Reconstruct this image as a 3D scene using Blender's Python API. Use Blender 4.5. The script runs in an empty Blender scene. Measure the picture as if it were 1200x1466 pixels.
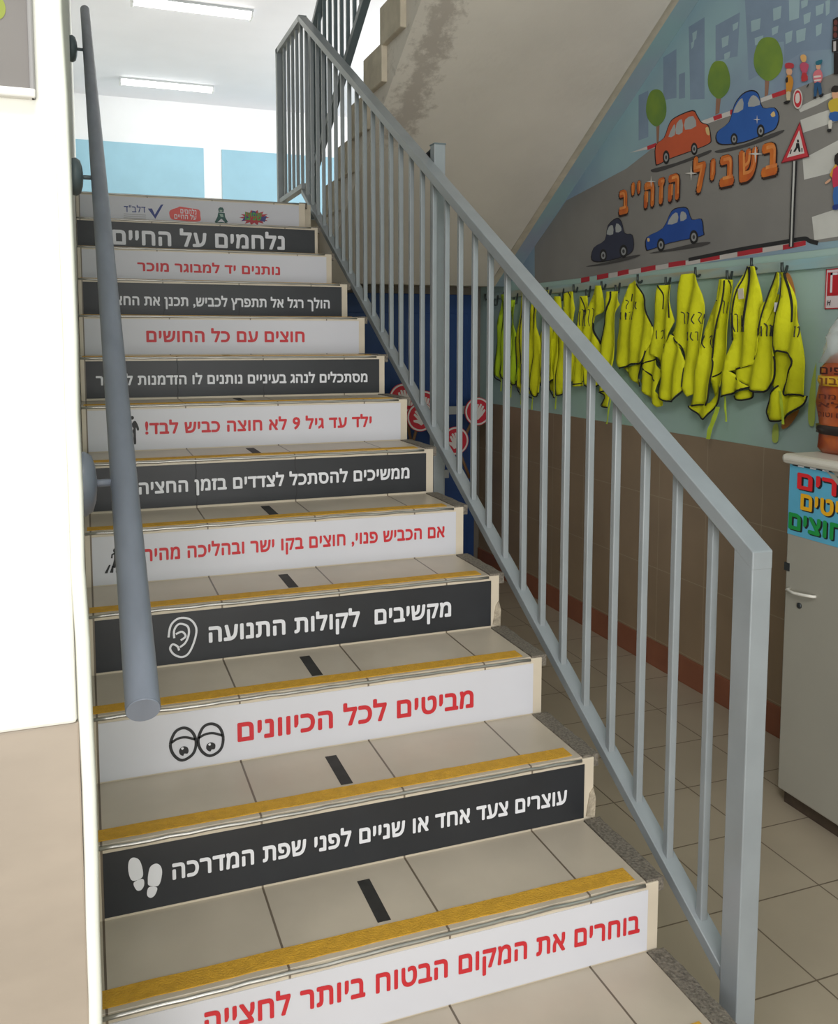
import bpy, bmesh, math, random
from mathutils import Vector, Matrix
from mathutils.geometry import delaunay_2d_cdt

random.seed(7)
S = bpy.context.scene
COL = S.collection

# ------------------------------------------------------------------ camera
CAM = Vector((-0.0052241, -1.6788162, 1.4350736))
CR = Vector((0.937854, -0.347028, 0.000922))
CU = Vector((0.030592, 0.08532, 0.995884))
CF = Vector((0.345678, 0.933966, -0.090634))
FPX, PX, PY = 1286.515, 600 - 2.839, 733 - 132.2
cd = bpy.data.cameras.new('camera'); cam = bpy.data.objects.new('camera', cd); COL.objects.link(cam)
m = Matrix.Identity(4)
for i in range(3):
    m[i][0], m[i][1], m[i][2], m[i][3] = CR[i], CU[i], -CF[i], CAM[i]
cam.matrix_world = m
cd.sensor_width = 36; cd.sensor_fit = 'AUTO'
cd.lens = FPX * 36 / 1466
cd.shift_x = 2.839 / 1466; cd.shift_y = -132.2 / 1466
cd.clip_start = 0.05
S.camera = cam

# ------------------------------------------------------------------ light
S.view_settings.view_transform = 'Standard'
S.view_settings.look = 'None'
S.view_settings.gamma = 1
S.view_settings.use_curve_mapping = False
S.view_settings.exposure = 0.0
W = bpy.data.worlds.new('daylight'); S.world = W; W.use_nodes = True
W.node_tree.nodes['Background'].inputs[0].default_value = (0.93, 0.97, 1, 1)
W.node_tree.nodes['Background'].inputs[1].default_value = 1.0

def area(name, loc, target, sx, sy, power, col=(1, 1, 1)):
    l = bpy.data.lights.new(name, 'AREA'); l.shape = 'RECTANGLE'; l.size = sx; l.size_y = sy
    l.energy = power; l.color = col
    o = bpy.data.objects.new(name, l); COL.objects.link(o); o.location = loc
    o.rotation_euler = (Vector(target) - Vector(loc)).to_track_quat('-Z', 'Y').to_euler()
    return o
area('hall_fill_light', (-0.4, -5.4, 1.2), (0.9, 1.0, 1.6), 2.2, 2.6, 170, (1, 0.98, 0.96))  # added fill behind the camera, no window modelled; set low to reach the soffit
area('overhead_fill_light', (-0.2, -1.7, 3.6), (0.5, 0.6, 0.2), 1.2, 0.6, 46, (1, 0.98, 0.95))  # added unseen overhead fill that brightens the treads against the risers
area('upstairs_window_light', (5.5, 8.5, 4.0), (0.5, 10.0, 3.6), 3.0, 1.6, 150, (0.95, 0.98, 1))

# ------------------------------------------------------------------ helpers
H, T = 0.17, 0.29209          # riser height, tread depth
FLOOR = -0.34
WALLX = 2.86

def ray(px, py):
    return CF + CR * ((px - PX) / FPX) - CU * ((py - PY) / FPX)
def at(px, py, axis, val):      # the point of a world plane seen at a pixel of the photograph
    d = ray(px, py); s = (val - CAM[axis]) / d[axis]
    return CAM + d * s

def lin(c):
    return tuple(((v / 255) / 12.92 if v / 255 <= 0.04045 else ((v / 255 + 0.055) / 1.055) ** 2.4) for v in c) + (1,)

MATS = {}
def mat(name, rgb, rough=0.6, metal=0.0, noise=0.0, scale=8.0, bump=0.0, spec=0.5, detail=4.0, rgb2=None, stretch=None, bscale=None):
    if name in MATS: return MATS[name]
    m = bpy.data.materials.new(name); m.use_nodes = True
    nt = m.node_tree; b = nt.nodes['Principled BSDF']
    c = lin(rgb)
    b.inputs['Base Color'].default_value = c
    b.inputs['Roughness'].default_value = rough
    b.inputs['Metallic'].default_value = metal
    b.inputs['Specular IOR Level'].default_value = spec
    if noise or rgb2:
        g = nt.nodes.new('ShaderNodeNewGeometry')
        n = nt.nodes.new('ShaderNodeTexNoise'); n.inputs['Scale'].default_value = scale; n.inputs['Detail'].default_value = detail
        src = g.outputs['Position']
        if stretch:
            mp = nt.nodes.new('ShaderNodeMapping'); mp.inputs['Scale'].default_value = stretch
            nt.links.new(src, mp.inputs[0]); src = mp.outputs[0]
        nt.links.new(src, n.inputs['Vector'])
        r = nt.nodes.new('ShaderNodeValToRGB')
        c2 = lin(rgb2) if rgb2 else tuple(min(1, v * (1 + noise)) for v in c[:3]) + (1,)
        c1 = c if rgb2 else tuple(v * (1 - noise) for v in c[:3]) + (1,)
        r.color_ramp.elements[0].color = c1; r.color_ramp.elements[1].color = c2
        r.color_ramp.elements[0].position = 0.35; r.color_ramp.elements[1].position = 0.68
        nt.links.new(n.outputs['Fac'], r.inputs[0]); nt.links.new(r.outputs[0], b.inputs['Base Color'])
    if bump:
        g = nt.nodes.new('ShaderNodeNewGeometry')
        n = nt.nodes.new('ShaderNodeTexNoise'); n.inputs['Scale'].default_value = bscale or scale * 3; n.inputs['Detail'].default_value = 5
        nt.links.new(g.outputs['Position'], n.inputs['Vector'])
        bp = nt.nodes.new('ShaderNodeBump'); bp.inputs['Strength'].default_value = bump; bp.inputs['Distance'].default_value = 0.01
        nt.links.new(n.outputs['Fac'], bp.inputs['Height']); nt.links.new(bp.outputs[0], b.inputs['Normal'])
    MATS[name] = m
    return m

def tile_mat(name, rgb, grout, joints, rough=0.35, noise=0.12, scale=5.0, gw=0.004):
    """tiles in world coordinates; joints = list of (axis, period, offset)"""
    m = mat(name, rgb, rough, noise=noise, scale=scale)
    nt = m.node_tree; b = nt.nodes['Principled BSDF']
    g = nt.nodes.new('ShaderNodeNewGeometry'); sp = nt.nodes.new('ShaderNodeSeparateXYZ')
    nt.links.new(g.outputs['Position'], sp.inputs[0])
    acc = None
    for ax, per, off in joints:
        s = nt.nodes.new('ShaderNodeMath'); s.operation = 'SUBTRACT'; s.inputs[1].default_value = off
        nt.links.new(sp.outputs[ax], s.inputs[0])
        p = nt.nodes.new('ShaderNodeMath'); p.operation = 'PINGPONG'; p.inputs[1].default_value = per / 2
        nt.links.new(s.outputs[0], p.inputs[0])
        l = nt.nodes.new('ShaderNodeMath'); l.operation = 'LESS_THAN'; l.inputs[1].default_value = gw / 2
        nt.links.new(p.outputs[0], l.inputs[0])
        if acc is None: acc = l
        else:
            mx = nt.nodes.new('ShaderNodeMath'); mx.operation = 'MAXIMUM'
            nt.links.new(acc.outputs[0], mx.inputs[0]); nt.links.new(l.outputs[0], mx.inputs[1]); acc = mx
    mix = nt.nodes.new('ShaderNodeMix'); mix.data_type = 'RGBA'
    old = b.inputs['Base Color'].links[0].from_socket
    nt.links.new(acc.outputs[0], mix.inputs['Factor']); nt.links.new(old, mix.inputs['A'])
    mix.inputs['B'].default_value = lin(grout)
    nt.links.new(mix.outputs['Result'], b.inputs['Base Color'])
    return m

def emis(name, rgb, strength):
    m = bpy.data.materials.new(name); m.use_nodes = True
    b = m.node_tree.nodes['Principled BSDF']
    b.inputs['Base Color'].default_value = lin(rgb)
    b.inputs['Emission Color'].default_value = lin(rgb); b.inputs['Emission Strength'].default_value = strength
    return m

def wloc(o):
    v = Vector((0, 0, 0))
    while o is not None: v += o.location; o = o.parent
    return v
def link(name, me, material, parent=None, smooth=False):
    """mesh in world coordinates -> ONE object under its parent"""
    o = bpy.data.objects.new(name, me); COL.objects.link(o)
    if parent is not None:
        me.transform(Matrix.Translation(-wloc(parent))); o.parent = parent
    for mm in (material if isinstance(material, (list, tuple)) else [material]): me.materials.append(mm)
    if smooth:
        for p in me.polygons: p.use_smooth = True
    return o
def obj(name, bm, material, parent=None, smooth=False, bevel=0.0):
    bmesh.ops.recalc_face_normals(bm, faces=bm.faces)
    me = bpy.data.meshes.new(name); bm.to_mesh(me); bm.free()
    o = link(name, me, material, parent, smooth)
    if bevel:
        md = o.modifiers.new('bevel', 'BEVEL'); md.width = bevel; md.segments = 2; md.limit_method = 'ANGLE'
    return o
def thing(name, label, cat, loc=(0, 0, 0), group=None):
    o = bpy.data.objects.new(name, None); COL.objects.link(o); o.location = loc
    o.empty_display_size = 0.05
    o['label'] = label; o['category'] = cat
    if group: o['group'] = group
    return o
def tag(o, label, cat, group=None):
    o['label'] = label; o['category'] = cat
    if group: o['group'] = group
    return o
def structure(o, label=None):
    o['kind'] = 'structure'
    if label: o['label'] = label
    return o

def box(bm, x0, x1, y0, y1, z0, z1):
    vs = [bm.verts.new((x, y, z)) for x in (x0, x1) for y in (y0, y1) for z in (z0, z1)]
    for f in ((0, 1, 3, 2), (4, 6, 7, 5), (0, 4, 5, 1), (2, 3, 7, 6), (0, 2, 6, 4), (1, 5, 7, 3)):
        bm.faces.new([vs[i] for i in f])
    return bm
def B(*a):
    return box(bmesh.new(), *a)
def prism(bm, poly, axis, a, b):
    """closed polygon of 2-D points extruded along an axis from a to b"""
    def P(u, v, w):
        return ((w, u, v), (u, w, v), (u, v, w))[axis]
    A = [bm.verts.new(P(u, v, a)) for u, v in poly]; C = [bm.verts.new(P(u, v, b)) for u, v in poly]
    bm.faces.new(A); bm.faces.new(C[::-1])
    n = len(poly)
    for i in range(n): bm.faces.new([A[i], C[i], C[(i + 1) % n], A[(i + 1) % n]])
    return bm
def tube(bm, pts, r, n=8, cap=True):
    pts = [Vector(p) for p in pts]; rings = []
    rr = r if isinstance(r, (list, tuple)) else [r] * len(pts)
    prev = None
    for i, p in enumerate(pts):
        t = (pts[min(i + 1, len(pts) - 1)] - pts[max(i - 1, 0)])
        if t.length < 1e-9: t = Vector((0, 0, 1))
        t.normalize()
        if prev is None: u = t.orthogonal().normalized()
        else:
            u = prev - t * prev.dot(t)
            u = u.normalized() if u.length > 1e-6 else t.orthogonal().normalized()
        prev = u; v = t.cross(u)
        rings.append([bm.verts.new(p + (u * math.cos(a) + v * math.sin(a)) * rr[i]) for a in [2 * math.pi * k / n for k in range(n)]])
    for a, b in zip(rings, rings[1:]):
        for k in range(n): bm.faces.new([a[k], a[(k + 1) % n], b[(k + 1) % n], b[k]])
    if cap: bm.faces.new(rings[0][::-1]); bm.faces.new(rings[-1])
    return bm
def bar(bm, p, q, w, h, side=Vector((1, 0, 0))):
    """rectangular bar from p to q; w along side, h vertical, ends cut plumb"""
    p, q = Vector(p), Vector(q); s = side.normalized() * (w / 2); u = Vector((0, 0, h / 2))
    vs = [bm.verts.new(c + a * s + b * u) for c in (p, q) for a, b in ((-1, -1), (1, -1), (1, 1), (-1, 1))]
    for f in ((3, 2, 1, 0), (4, 5, 6, 7), (0, 1, 5, 4), (1, 2, 6, 5), (2, 3, 7, 6), (3, 0, 4, 7)):
        bm.faces.new([vs[i] for i in f])
    return bm
def lathe(bm, prof, c, axis=2, n=20):
    """profile of (radius, height) turned about an axis through c"""
    rings = []
    for r, h in prof:
        ring = []
        for k in range(n):
            a = 2 * math.pi * k / n; u, v = r * math.cos(a), r * math.sin(a)
            d = ((h, u, v), (u, h, v), (u, v, h))[axis]
            ring.append(bm.verts.new(Vector(c) + Vector(d)))
        rings.append(ring)
    for a, b in zip(rings, rings[1:]):
        for k in range(n): bm.faces.new([a[k], a[(k + 1) % n], b[(k + 1) % n], b[k]])
    bm.faces.new(rings[0][::-1]); bm.faces.new(rings[-1])
    return bm

# drawing on upright surfaces: frame (origin, right, up, outward)
class Face:
    def __init__(s, o, r, u, n): s.o, s.r, s.u, s.n = Vector(o), Vector(r), Vector(u), Vector(n)
    def p(s, a, b, h=0.0): return s.o + s.r * a + s.u * b + s.n * h
    def uv(s, P): d = Vector(P) - s.o; return (d.dot(s.r), d.dot(s.u))
    def px(s, x, y):                      # plane coordinates of a photograph pixel
        d = ray(x, y); t = (s.o - CAM).dot(s.n) / d.dot(s.n)
        return s.uv(CAM + d * t)
def flat(bm, face, poly, h):
    """thin flat shape on a face, any outline"""
    n = len(poly); pts = [Vector((float(a), float(b))) for a, b in poly]
    r = delaunay_2d_cdt(pts, [], [list(range(n))], 1, 1e-6)
    vs = [bm.verts.new(face.p(v.x, v.y, h)) for v in r[0]]
    for f in r[2]:
        try: bm.faces.new([vs[i] for i in f])
        except ValueError: pass
    return bm
def flat_obj(name, face, polys, h, material, parent):
    bm = bmesh.new()
    for p in polys: flat(bm, face, p, h)
    me = bpy.data.meshes.new(name)
    bm.normal_update()
    for f in bm.faces:
        if f.normal.dot(face.n) < 0: f.normal_flip()
    bm.to_mesh(me); bm.free()
    return link(name, me, material, parent)
def ell(cx, cy, rx, ry, n=24, rot=0.0, a0=0, a1=2 * math.pi):
    full = abs(a1 - a0 - 2 * math.pi) < 1e-6
    out = []
    for k in range(n if full else n + 1):
        a = a0 + (a1 - a0) * k / n; u, v = rx * math.cos(a), ry * math.sin(a)
        out.append((cx + u * math.cos(rot) - v * math.sin(rot), cy + u * math.sin(rot) + v * math.cos(rot)))
    return out
def smooth_closed(pts, n=4):
    out = []; N = len(pts)
    for i in range(N):
        p0, p1, p2, p3 = [Vector(pts[(i + k - 1) % N]) for k in range(4)]
        for j in range(n):
            t = j / n
            out.append(tuple(0.5 * ((2 * p1) + (p2 - p0) * t + (2 * p0 - 5 * p1 + 4 * p2 - p3) * t * t + (3 * p1 - p0 - 3 * p2 + p3) * t ** 3)))
    return out
def smooth_open(pts, n=5):
    out = []; N = len(pts); V = [Vector(p) for p in pts]
    for i in range(N - 1):
        p0, p1, p2, p3 = V[max(i - 1, 0)], V[i], V[i + 1], V[min(i + 2, N - 1)]
        for j in range(n):
            t = j / n
            out.append(0.5 * ((2 * p1) + (p2 - p0) * t + (2 * p0 - 5 * p1 + 4 * p2 - p3) * t * t + (3 * p1 - p0 - 3 * p2 + p3) * t ** 3))
    out.append(V[-1]); return out
def stroke(pts, w):
    """outline of a stroked 2-D polyline"""
    V = [Vector(p) for p in pts]; L, R = [], []
    for i, p in enumerate(V):
        t = (V[min(i + 1, len(V) - 1)] - V[max(i - 1, 0)]).normalized(); nrm = Vector((-t.y, t.x)) * (w / 2)
        L.append(tuple(p + nrm)); R.append(tuple(p - nrm))
    return L + R[::-1]
def ring(cx, cy, rx, ry, w, rot=0.0):
    a = stroke(ell(cx, cy, rx, ry, 32, rot, 0, 2 * math.pi * 0.5), w)
    b = stroke(ell(cx, cy, rx, ry, 32, rot, math.pi, 2 * math.pi), w)
    return [a, b]

def rtl(s):
    """visual order for a right-to-left line: digits keep theirs"""
    return s[::-1]
_glyphs = {}
def text_mesh(s):
    """outline letters filled by winding number, so overlapping strokes of a letter stay solid"""
    if s in _glyphs: return _glyphs[s]
    cu = bpy.data.curves.new('lettering', 'FONT'); cu.body = rtl(s); cu.size = 1; cu.resolution_u = 3
    cu.fill_mode = 'NONE'; cu.space_character = 1.07
    o = bpy.data.objects.new('lettering', cu); COL.objects.link(o)
    bpy.context.view_layer.update()
    me = bpy.data.meshes.new_from_object(o.evaluated_get(bpy.context.evaluated_depsgraph_get()))
    bpy.data.objects.remove(o); bpy.data.curves.remove(cu)
    P_ = [Vector((v.co.x, v.co.y)) for v in me.vertices]
    nx = {}
    for e in me.edges: nx.setdefault(e.vertices[0], []).append(e.vertices[1]); nx.setdefault(e.vertices[1], []).append(e.vertices[0])
    bpy.data.meshes.remove(me)
    loops, seen = [], set()
    for i in sorted(nx):
        if i in seen: continue
        lp, prev, cur = [], None, i
        while cur not in seen:
            seen.add(cur); lp.append(cur)
            n_ = [k for k in nx[cur] if k != prev and k not in seen]
            if not n_: break
            # curves keep their point order: the first step goes to the next index
            nxt = min(n_) if prev is None else n_[0]
            prev, cur = cur, nxt
        if len(lp) > 2: loops.append([P_[k] for k in lp])
    bb = [(min(p.x for p in l), max(p.x for p in l)) for l in loops]
    V, Fc = [], []
    order = sorted(range(len(loops)), key=lambda k: bb[k][0]); groups, end = [], None
    for k in order:
        if end is None or bb[k][0] > end: groups.append([])
        groups[-1].append(k); end = bb[k][1] if end is None else max(end, bb[k][1])
    for g in groups:
        pts, cons = [], []
        for k in g:
            n0 = len(pts); pts += loops[k]; m_ = len(loops[k])
            cons += [(n0 + i, n0 + (i + 1) % m_) for i in range(m_)]
        r = delaunay_2d_cdt(pts, cons, [], 0, 1e-6)
        off = len(V); V += [(v.x, v.y) for v in r[0]]
        for f in r[2]:
            c = sum((r[0][i] for i in f), Vector((0, 0))) / len(f); wn = 0
            for k in g:
                l = loops[k]
                for i in range(len(l)):
                    p, q = l[i - 1], l[i]
                    if (p.y > c.y) != (q.y > c.y):
                        if (q.x - p.x) * (c.y - p.y) / (q.y - p.y) + p.x > c.x: wn += 1 if q.y > p.y else -1
            if wn: Fc.append(tuple(off + i for i in f))
    _glyphs[s] = (V, Fc)
    return V, Fc
def spread(V, Fc, gap):
    """open up the letters of a line"""
    if not gap: return V
    sp_ = sorted((min(V[i][0] for i in f), max(V[i][0] for i in f), f) for f in Fc)
    n_, end, mv = 0, None, {}
    for lo, hi, f in sp_:
        if end is not None and lo > end + 0.005: n_ += 1
        end = hi if end is None else max(end, hi)
        for i in f: mv[i] = n_ * gap
    return [(a + mv.get(i, 0), b) for i, (a, b) in enumerate(V)]
def width(s, bold, gap=0.0):
    V, Fc = text_mesh(s); xs = [a for a, b in spread(V, Fc, gap)]
    return max(xs) - min(xs) + 2 * bold
LET = max(b for a, b in text_mesh('ה')[0])            # body height of a letter at size 1
def text(name, s, face, uL, uR, vL, vR, height, h, material, parent, bold=0.02, shown=None, split=True, gap=0.0, letters=False):
    """line of text whose shown part runs from uL to uR, baseline vL..vR, letter height given; one mesh per word"""
    V, Fc = text_mesh(s)
    V = spread(V, Fc, gap)
    xs = [a for a, b in V]; x0, x1 = min(xs) - bold, max(xs) + bold
    w = width(shown, bold, gap) if shown is not None else x1 - x0
    sx = (uR - uL) / w; sy = height / (LET + 2 * bold)
    slope = (vR - vL) / (uR - uL)
    # group the faces into words by the gaps along the line
    spans = sorted((min(V[i][0] for i in f), max(V[i][0] for i in f), k) for k, f in enumerate(Fc))
    words, end = [], None
    for lo, hi, k in spans:
        if end is None or (split and lo - end > (0.005 if letters else 0.19 + gap)): words.append([])
        words[-1].append(k); end = hi if end is None else max(end, hi)
    shifts = [(0, 0)] + ([(bold * math.cos(math.pi * i / 4), bold * math.sin(math.pi * i / 4)) for i in range(8)] if bold else [])
    out = None
    for wd in words:
        bm = bmesh.new()
        for j, (dx, dy) in enumerate(shifts):
            mp_ = {}
            for k in wd:
                vs = []
                for i in Fc[k]:
                    if i not in mp_:
                        u = uR - (x1 - V[i][0] - dx) * sx
                        mp_[i] = bm.verts.new(face.p(u, vL + slope * (u - uL) + (V[i][1] + dy + bold) * sy, h + j * 0.00003))
                    vs.append(mp_[i])
                try: bm.faces.new(vs)
                except ValueError: pass
        bm.normal_update()
        for f in bm.faces:
            if f.normal.dot(face.n) < 0: f.normal_flip()
        me = bpy.data.meshes.new(name); bm.to_mesh(me); bm.free()
        out = link(name, me, material, parent)
    return out

# ------------------------------------------------------------------ materials
M_tread = tile_mat('tread_tile', (188, 176, 159), (105, 92, 78), [(0, 0.3475, 0.345)], 0.38, 0.08, 4.0, 0.005)
M_riser = tile_mat('riser_tile', (206, 194, 174), (125, 112, 96), [(0, 0.3475, 0.345)], 0.38, 0.08, 5.0, 0.005)
M_floor = tile_mat('floor_tile', (172, 160, 140), (104, 92, 76), [(0, 0.34, 0.15), (1, 0.34, 0.133)], 0.35, 0.06, 2.5, 0.005)
M_wains = tile_mat('wainscot_tile', (146, 125, 100), (164, 148, 122), [(1, 0.3875, 1.545), (2, 0.39, 0.2)], 0.4, 0.08, 3.0, 0.004)
M_terr = mat('terrazzo_edge', (128, 120, 108), 0.7, rgb2=(84, 78, 70), scale=160, bump=0.4, bscale=150)
M_chip = mat('bare_mortar', (172, 160, 140), 0.9, noise=0.25, scale=40, bump=0.6)
M_yellow = mat('yellow_grip_tape', (206, 156, 44), 0.75, noise=0.09, scale=45, bump=0.5, bscale=240)
M_blacktape = mat('black_tape', (44, 42, 40), 0.7, noise=0.2, scale=30)
M_nosing = mat('aluminium_nosing', (176, 174, 168), 0.35, metal=0.85, noise=0.2, scale=14, stretch=(1, 20, 20))
M_white = mat('white_vinyl', (206, 206, 212), 0.45, noise=0.02, scale=3)
M_black = mat('black_vinyl', (40, 42, 46), 0.42, noise=0.12, scale=6)
M_red = mat('red_print', (196, 40, 48), 0.5)
M_wprint = mat('white_print', (224, 224, 228), 0.5)
M_bprint = mat('black_print', (34, 35, 38), 0.5)
M_plaster = mat('white_plaster', (230, 229, 220), 0.85, noise=0.02, scale=5, bump=0.35, bscale=14)
M_ltile = mat('beige_wall_tile', (162, 149, 134), 0.4, noise=0.06, scale=6, stretch=(1, 1, 2.5))
M_bead = mat('white_corner_bead', (240, 240, 230), 0.45, noise=0.03, scale=12)
M_soffit = mat('beige_soffit_paint', (218, 211, 200), 0.8, noise=0.06, scale=1.6, bump=0.2, bscale=18)
M_soffedge = mat('stair_concrete_paint', (196, 186, 166), 0.8, noise=0.12, scale=9, bump=0.3)
M_wallgreen = mat('pale_aqua_wall_paint', (172, 196, 192), 0.7, rgb2=(162, 194, 178), scale=1.4, bump=0.1)
M_skirt = mat('terracotta_skirting', (140, 86, 62), 0.45, noise=0.08, scale=7)
M_rail = mat('grey_gloss_paint', (140, 146, 149), 0.32, noise=0.05, scale=9)
M_raildark = mat('slate_and_backlit_grey_paint', (96, 108, 112), 0.35, noise=0.05, scale=9)  # on the upper railing, backlit shade is put into this darker grey
M_pipe = mat('handrail_grey_paint', (122, 128, 140), 0.38, noise=0.10, scale=22, stretch=(1, .3, .3))
M_upwhite = mat('white_upstairs_paint', (245, 246, 248), 0.8, noise=0.015, scale=3)
M_upblue = mat('sky_blue_dado_paint', (158, 200, 218), 0.6, noise=0.03, scale=3)
M_ceil = mat('white_ceiling_paint', (238, 238, 244), 0.85, noise=0.015, scale=2)
M_door = mat('navy_door_paint', (34, 66, 118), 0.45, noise=0.08, scale=5)
M_darkframe = mat('dark_frame_paint', (60, 52, 48), 0.6)
M_cab = mat('putty_grey_metal_paint', (164, 161, 149), 0.45, noise=0.03, scale=3)
M_cabtop = mat('off_white_laminate', (206, 202, 190), 0.4, noise=0.03, scale=6)
M_vest = mat('fluorescent_yellow_cloth', (214, 216, 14), 0.8, noise=0.06, scale=10, bump=0.55, bscale=22)
M_vest2 = mat('lime_yellow_cloth', (176, 208, 30), 0.8, noise=0.05, scale=10, bump=0.5, bscale=22)
M_bind = mat('black_binding', (24, 26, 24), 0.8)
M_tie = mat('lime_ribbon', (190, 214, 60), 0.7)
M_chrome = mat('chrome', (190, 190, 190), 0.2, metal=1.0)
M_darkmetal = mat('dark_metal', (66, 70, 72), 0.4, metal=0.5)

def add_stain(m, rgb, line, halfw, y0, y1):
    """irregular grime streak along a line x = a + b*y (world metres)"""
    nt = m.node_tree; b = nt.nodes['Principled BSDF']
    def M(op, *ins):
        n = nt.nodes.new('ShaderNodeMath'); n.operation = op
        for i, v in enumerate(ins):
            if isinstance(v, (int, float)): n.inputs[i].default_value = v
            else: nt.links.new(v, n.inputs[i])
        return n.outputs[0]
    g = nt.nodes.new('ShaderNodeNewGeometry'); sp = nt.nodes.new('ShaderNodeSeparateXYZ'); nt.links.new(g.outputs['Position'], sp.inputs[0])
    n = nt.nodes.new('ShaderNodeTexNoise'); n.inputs['Scale'].default_value = 14; n.inputs['Detail'].default_value = 8; n.inputs['Roughness'].default_value = 0.7
    nt.links.new(g.outputs['Position'], n.inputs['Vector'])
    d = M('ABSOLUTE', M('SUBTRACT', sp.outputs[0], M('ADD', line[0], M('MULTIPLY', sp.outputs[1], line[1]))))
    k = M('SUBTRACT', 1.0, M('DIVIDE', d, halfw))
    e = M('MINIMUM', M('MULTIPLY', M('SUBTRACT', sp.outputs[1], y0), 3.0), M('MULTIPLY', M('SUBTRACT', y1, sp.outputs[1]), 3.0))
    k = M('MINIMUM', k, e)
    k = M('MULTIPLY', M('ADD', M('SUBTRACT', n.outputs['Fac'], 0.62), M('MULTIPLY', k, 0.35)), 2.6)
    cl = nt.nodes.new('ShaderNodeClamp'); nt.links.new(k, cl.inputs[0]); cl.inputs['Max'].default_value = 0.42
    mix = nt.nodes.new('ShaderNodeMix'); mix.data_type = 'RGBA'
    nt.links.new(cl.outputs[0], mix.inputs['Factor']); nt.links.new(b.inputs['Base Color'].links[0].from_socket, mix.inputs['A'])
    mix.inputs['B'].default_value = lin(rgb); nt.links.new(mix.outputs['Result'], b.inputs['Base Color'])
add_stain(M_soffit, (112, 96, 84), (1.61, 0.0), 0.16, 1.7, 3.2)

# ------------------------------------------------------------------ the setting
structure(obj('floor', B(-4, WALLX + 0.15, -6, 4.8, FLOOR - 0.1, FLOOR), M_floor))

# wall on the left: its end faces the camera, rough plaster over beige tile
wl = structure(obj('wall_left', B(-4, -0.022, -0.574, 12.5, FLOOR, 4.94), M_plaster))
zt = 0.985
obj('tile_wainscot', B(-4, -0.024, -0.585, -0.574, FLOOR, zt), M_ltile, wl, bevel=0.002)
obj('rough_plaster_coat', B(-4, -0.026, -0.588, -0.574, zt, 4.9), M_plaster, wl, bevel=0.004)
bm = bmesh.new()
cb = []
for k in range(60):
    z = FLOOR + (4.9 - FLOOR) * k / 59
    cb.append((-0.0165 - 0.008 * max(0, z - 0.98) + 0.0012 * math.sin(z * 9) + 0.0008 * math.sin(z * 31), -0.580, z))
tube(bm, cb, 0.0085, 8)
structure(obj('trim_1', bm, M_bead, None, True), 'white corner bead on the end of the left wall')

# wall on the right
wr = structure(obj('wall_right', B(WALLX, WALLX + 0.15, -6, 4.8, FLOOR, 4.94), M_wallgreen))
obj('tile_wainscot', B(WALLX - 0.006, WALLX + 0.01, -6, 4.65, FLOOR, 0.945), M_wains, wr, bevel=0.002)
structure(obj('baseboard_right', B(WALLX - 0.016, WALLX, -6, 4.65, FLOOR, FLOOR + 0.14), M_skirt, None, bevel=0.002))

# wall under the landing, with a navy door
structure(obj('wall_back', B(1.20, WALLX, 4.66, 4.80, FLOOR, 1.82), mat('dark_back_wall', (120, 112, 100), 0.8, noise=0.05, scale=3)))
d = structure(obj('door_1', B(1.55, 2.80, 4.62, 4.66, FLOOR + 0.01, 1.76), M_door, None, bevel=0.004), 'navy blue door under the landing')
bm = bmesh.new()
for x in (1.62, 2.24):
    for z0, z1 in ((-0.22, 0.62), (0.74, 1.62)):
        box(bm, x, x + 0.5, 4.612, 4.62, z0, z1)
obj('panel', bm, M_door, d, bevel=0.004)
obj('door_handle', lathe(bmesh.new(), [(0.012, 0), (0.012, -0.04), (0.028, -0.045), (0.028, -0.06), (0.01, -0.066)], (2.16, 4.62, 0.65), 1), M_chrome, d, True)

# landing, upstairs room
bm = bmesh.new()
box(bm, -0.03, 1.26, 3.53, 4.2, 2.04, 2.205)
box(bm, -0.03, WALLX + 3, 4.19, 12.5, 1.82, 2.21)
structure(obj('floor_landing', bm, M_soffedge))
wf = structure(obj('wall_far', B(-2, 8, 12.5, 12.65, 2.2, 4.95), M_upwhite))
bm = bmesh.new(); box(bm, -2, 1.79, 12.488, 12.5, 2.21, 4.29); box(bm, 2.06, 8, 12.488, 12.5, 2.21, 4.29)
obj('blue_dado', bm, M_upblue, wf)
structure(obj('wall_light_block', B(0.7, WALLX + 0.15, -6.1, -5.95, FLOOR, 4.94), M_plaster))  # unseen wall added behind the camera to keep light off the right side
structure(obj('ceiling', B(-4, 8, -6, 12.65, 4.94, 5.05), M_ceil))

# ------------------------------------------------------------------ lower staircase
stair = thing('staircase', 'lower tiled staircase with yellow nosing strips and printed riser banners', 'staircase', (0.6, 0, FLOOR))
XR, XL = 1.222, -0.020
NS = 14                                     # risers from -1 (y=-0.292) up to 12; first step starts at riser -2
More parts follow.
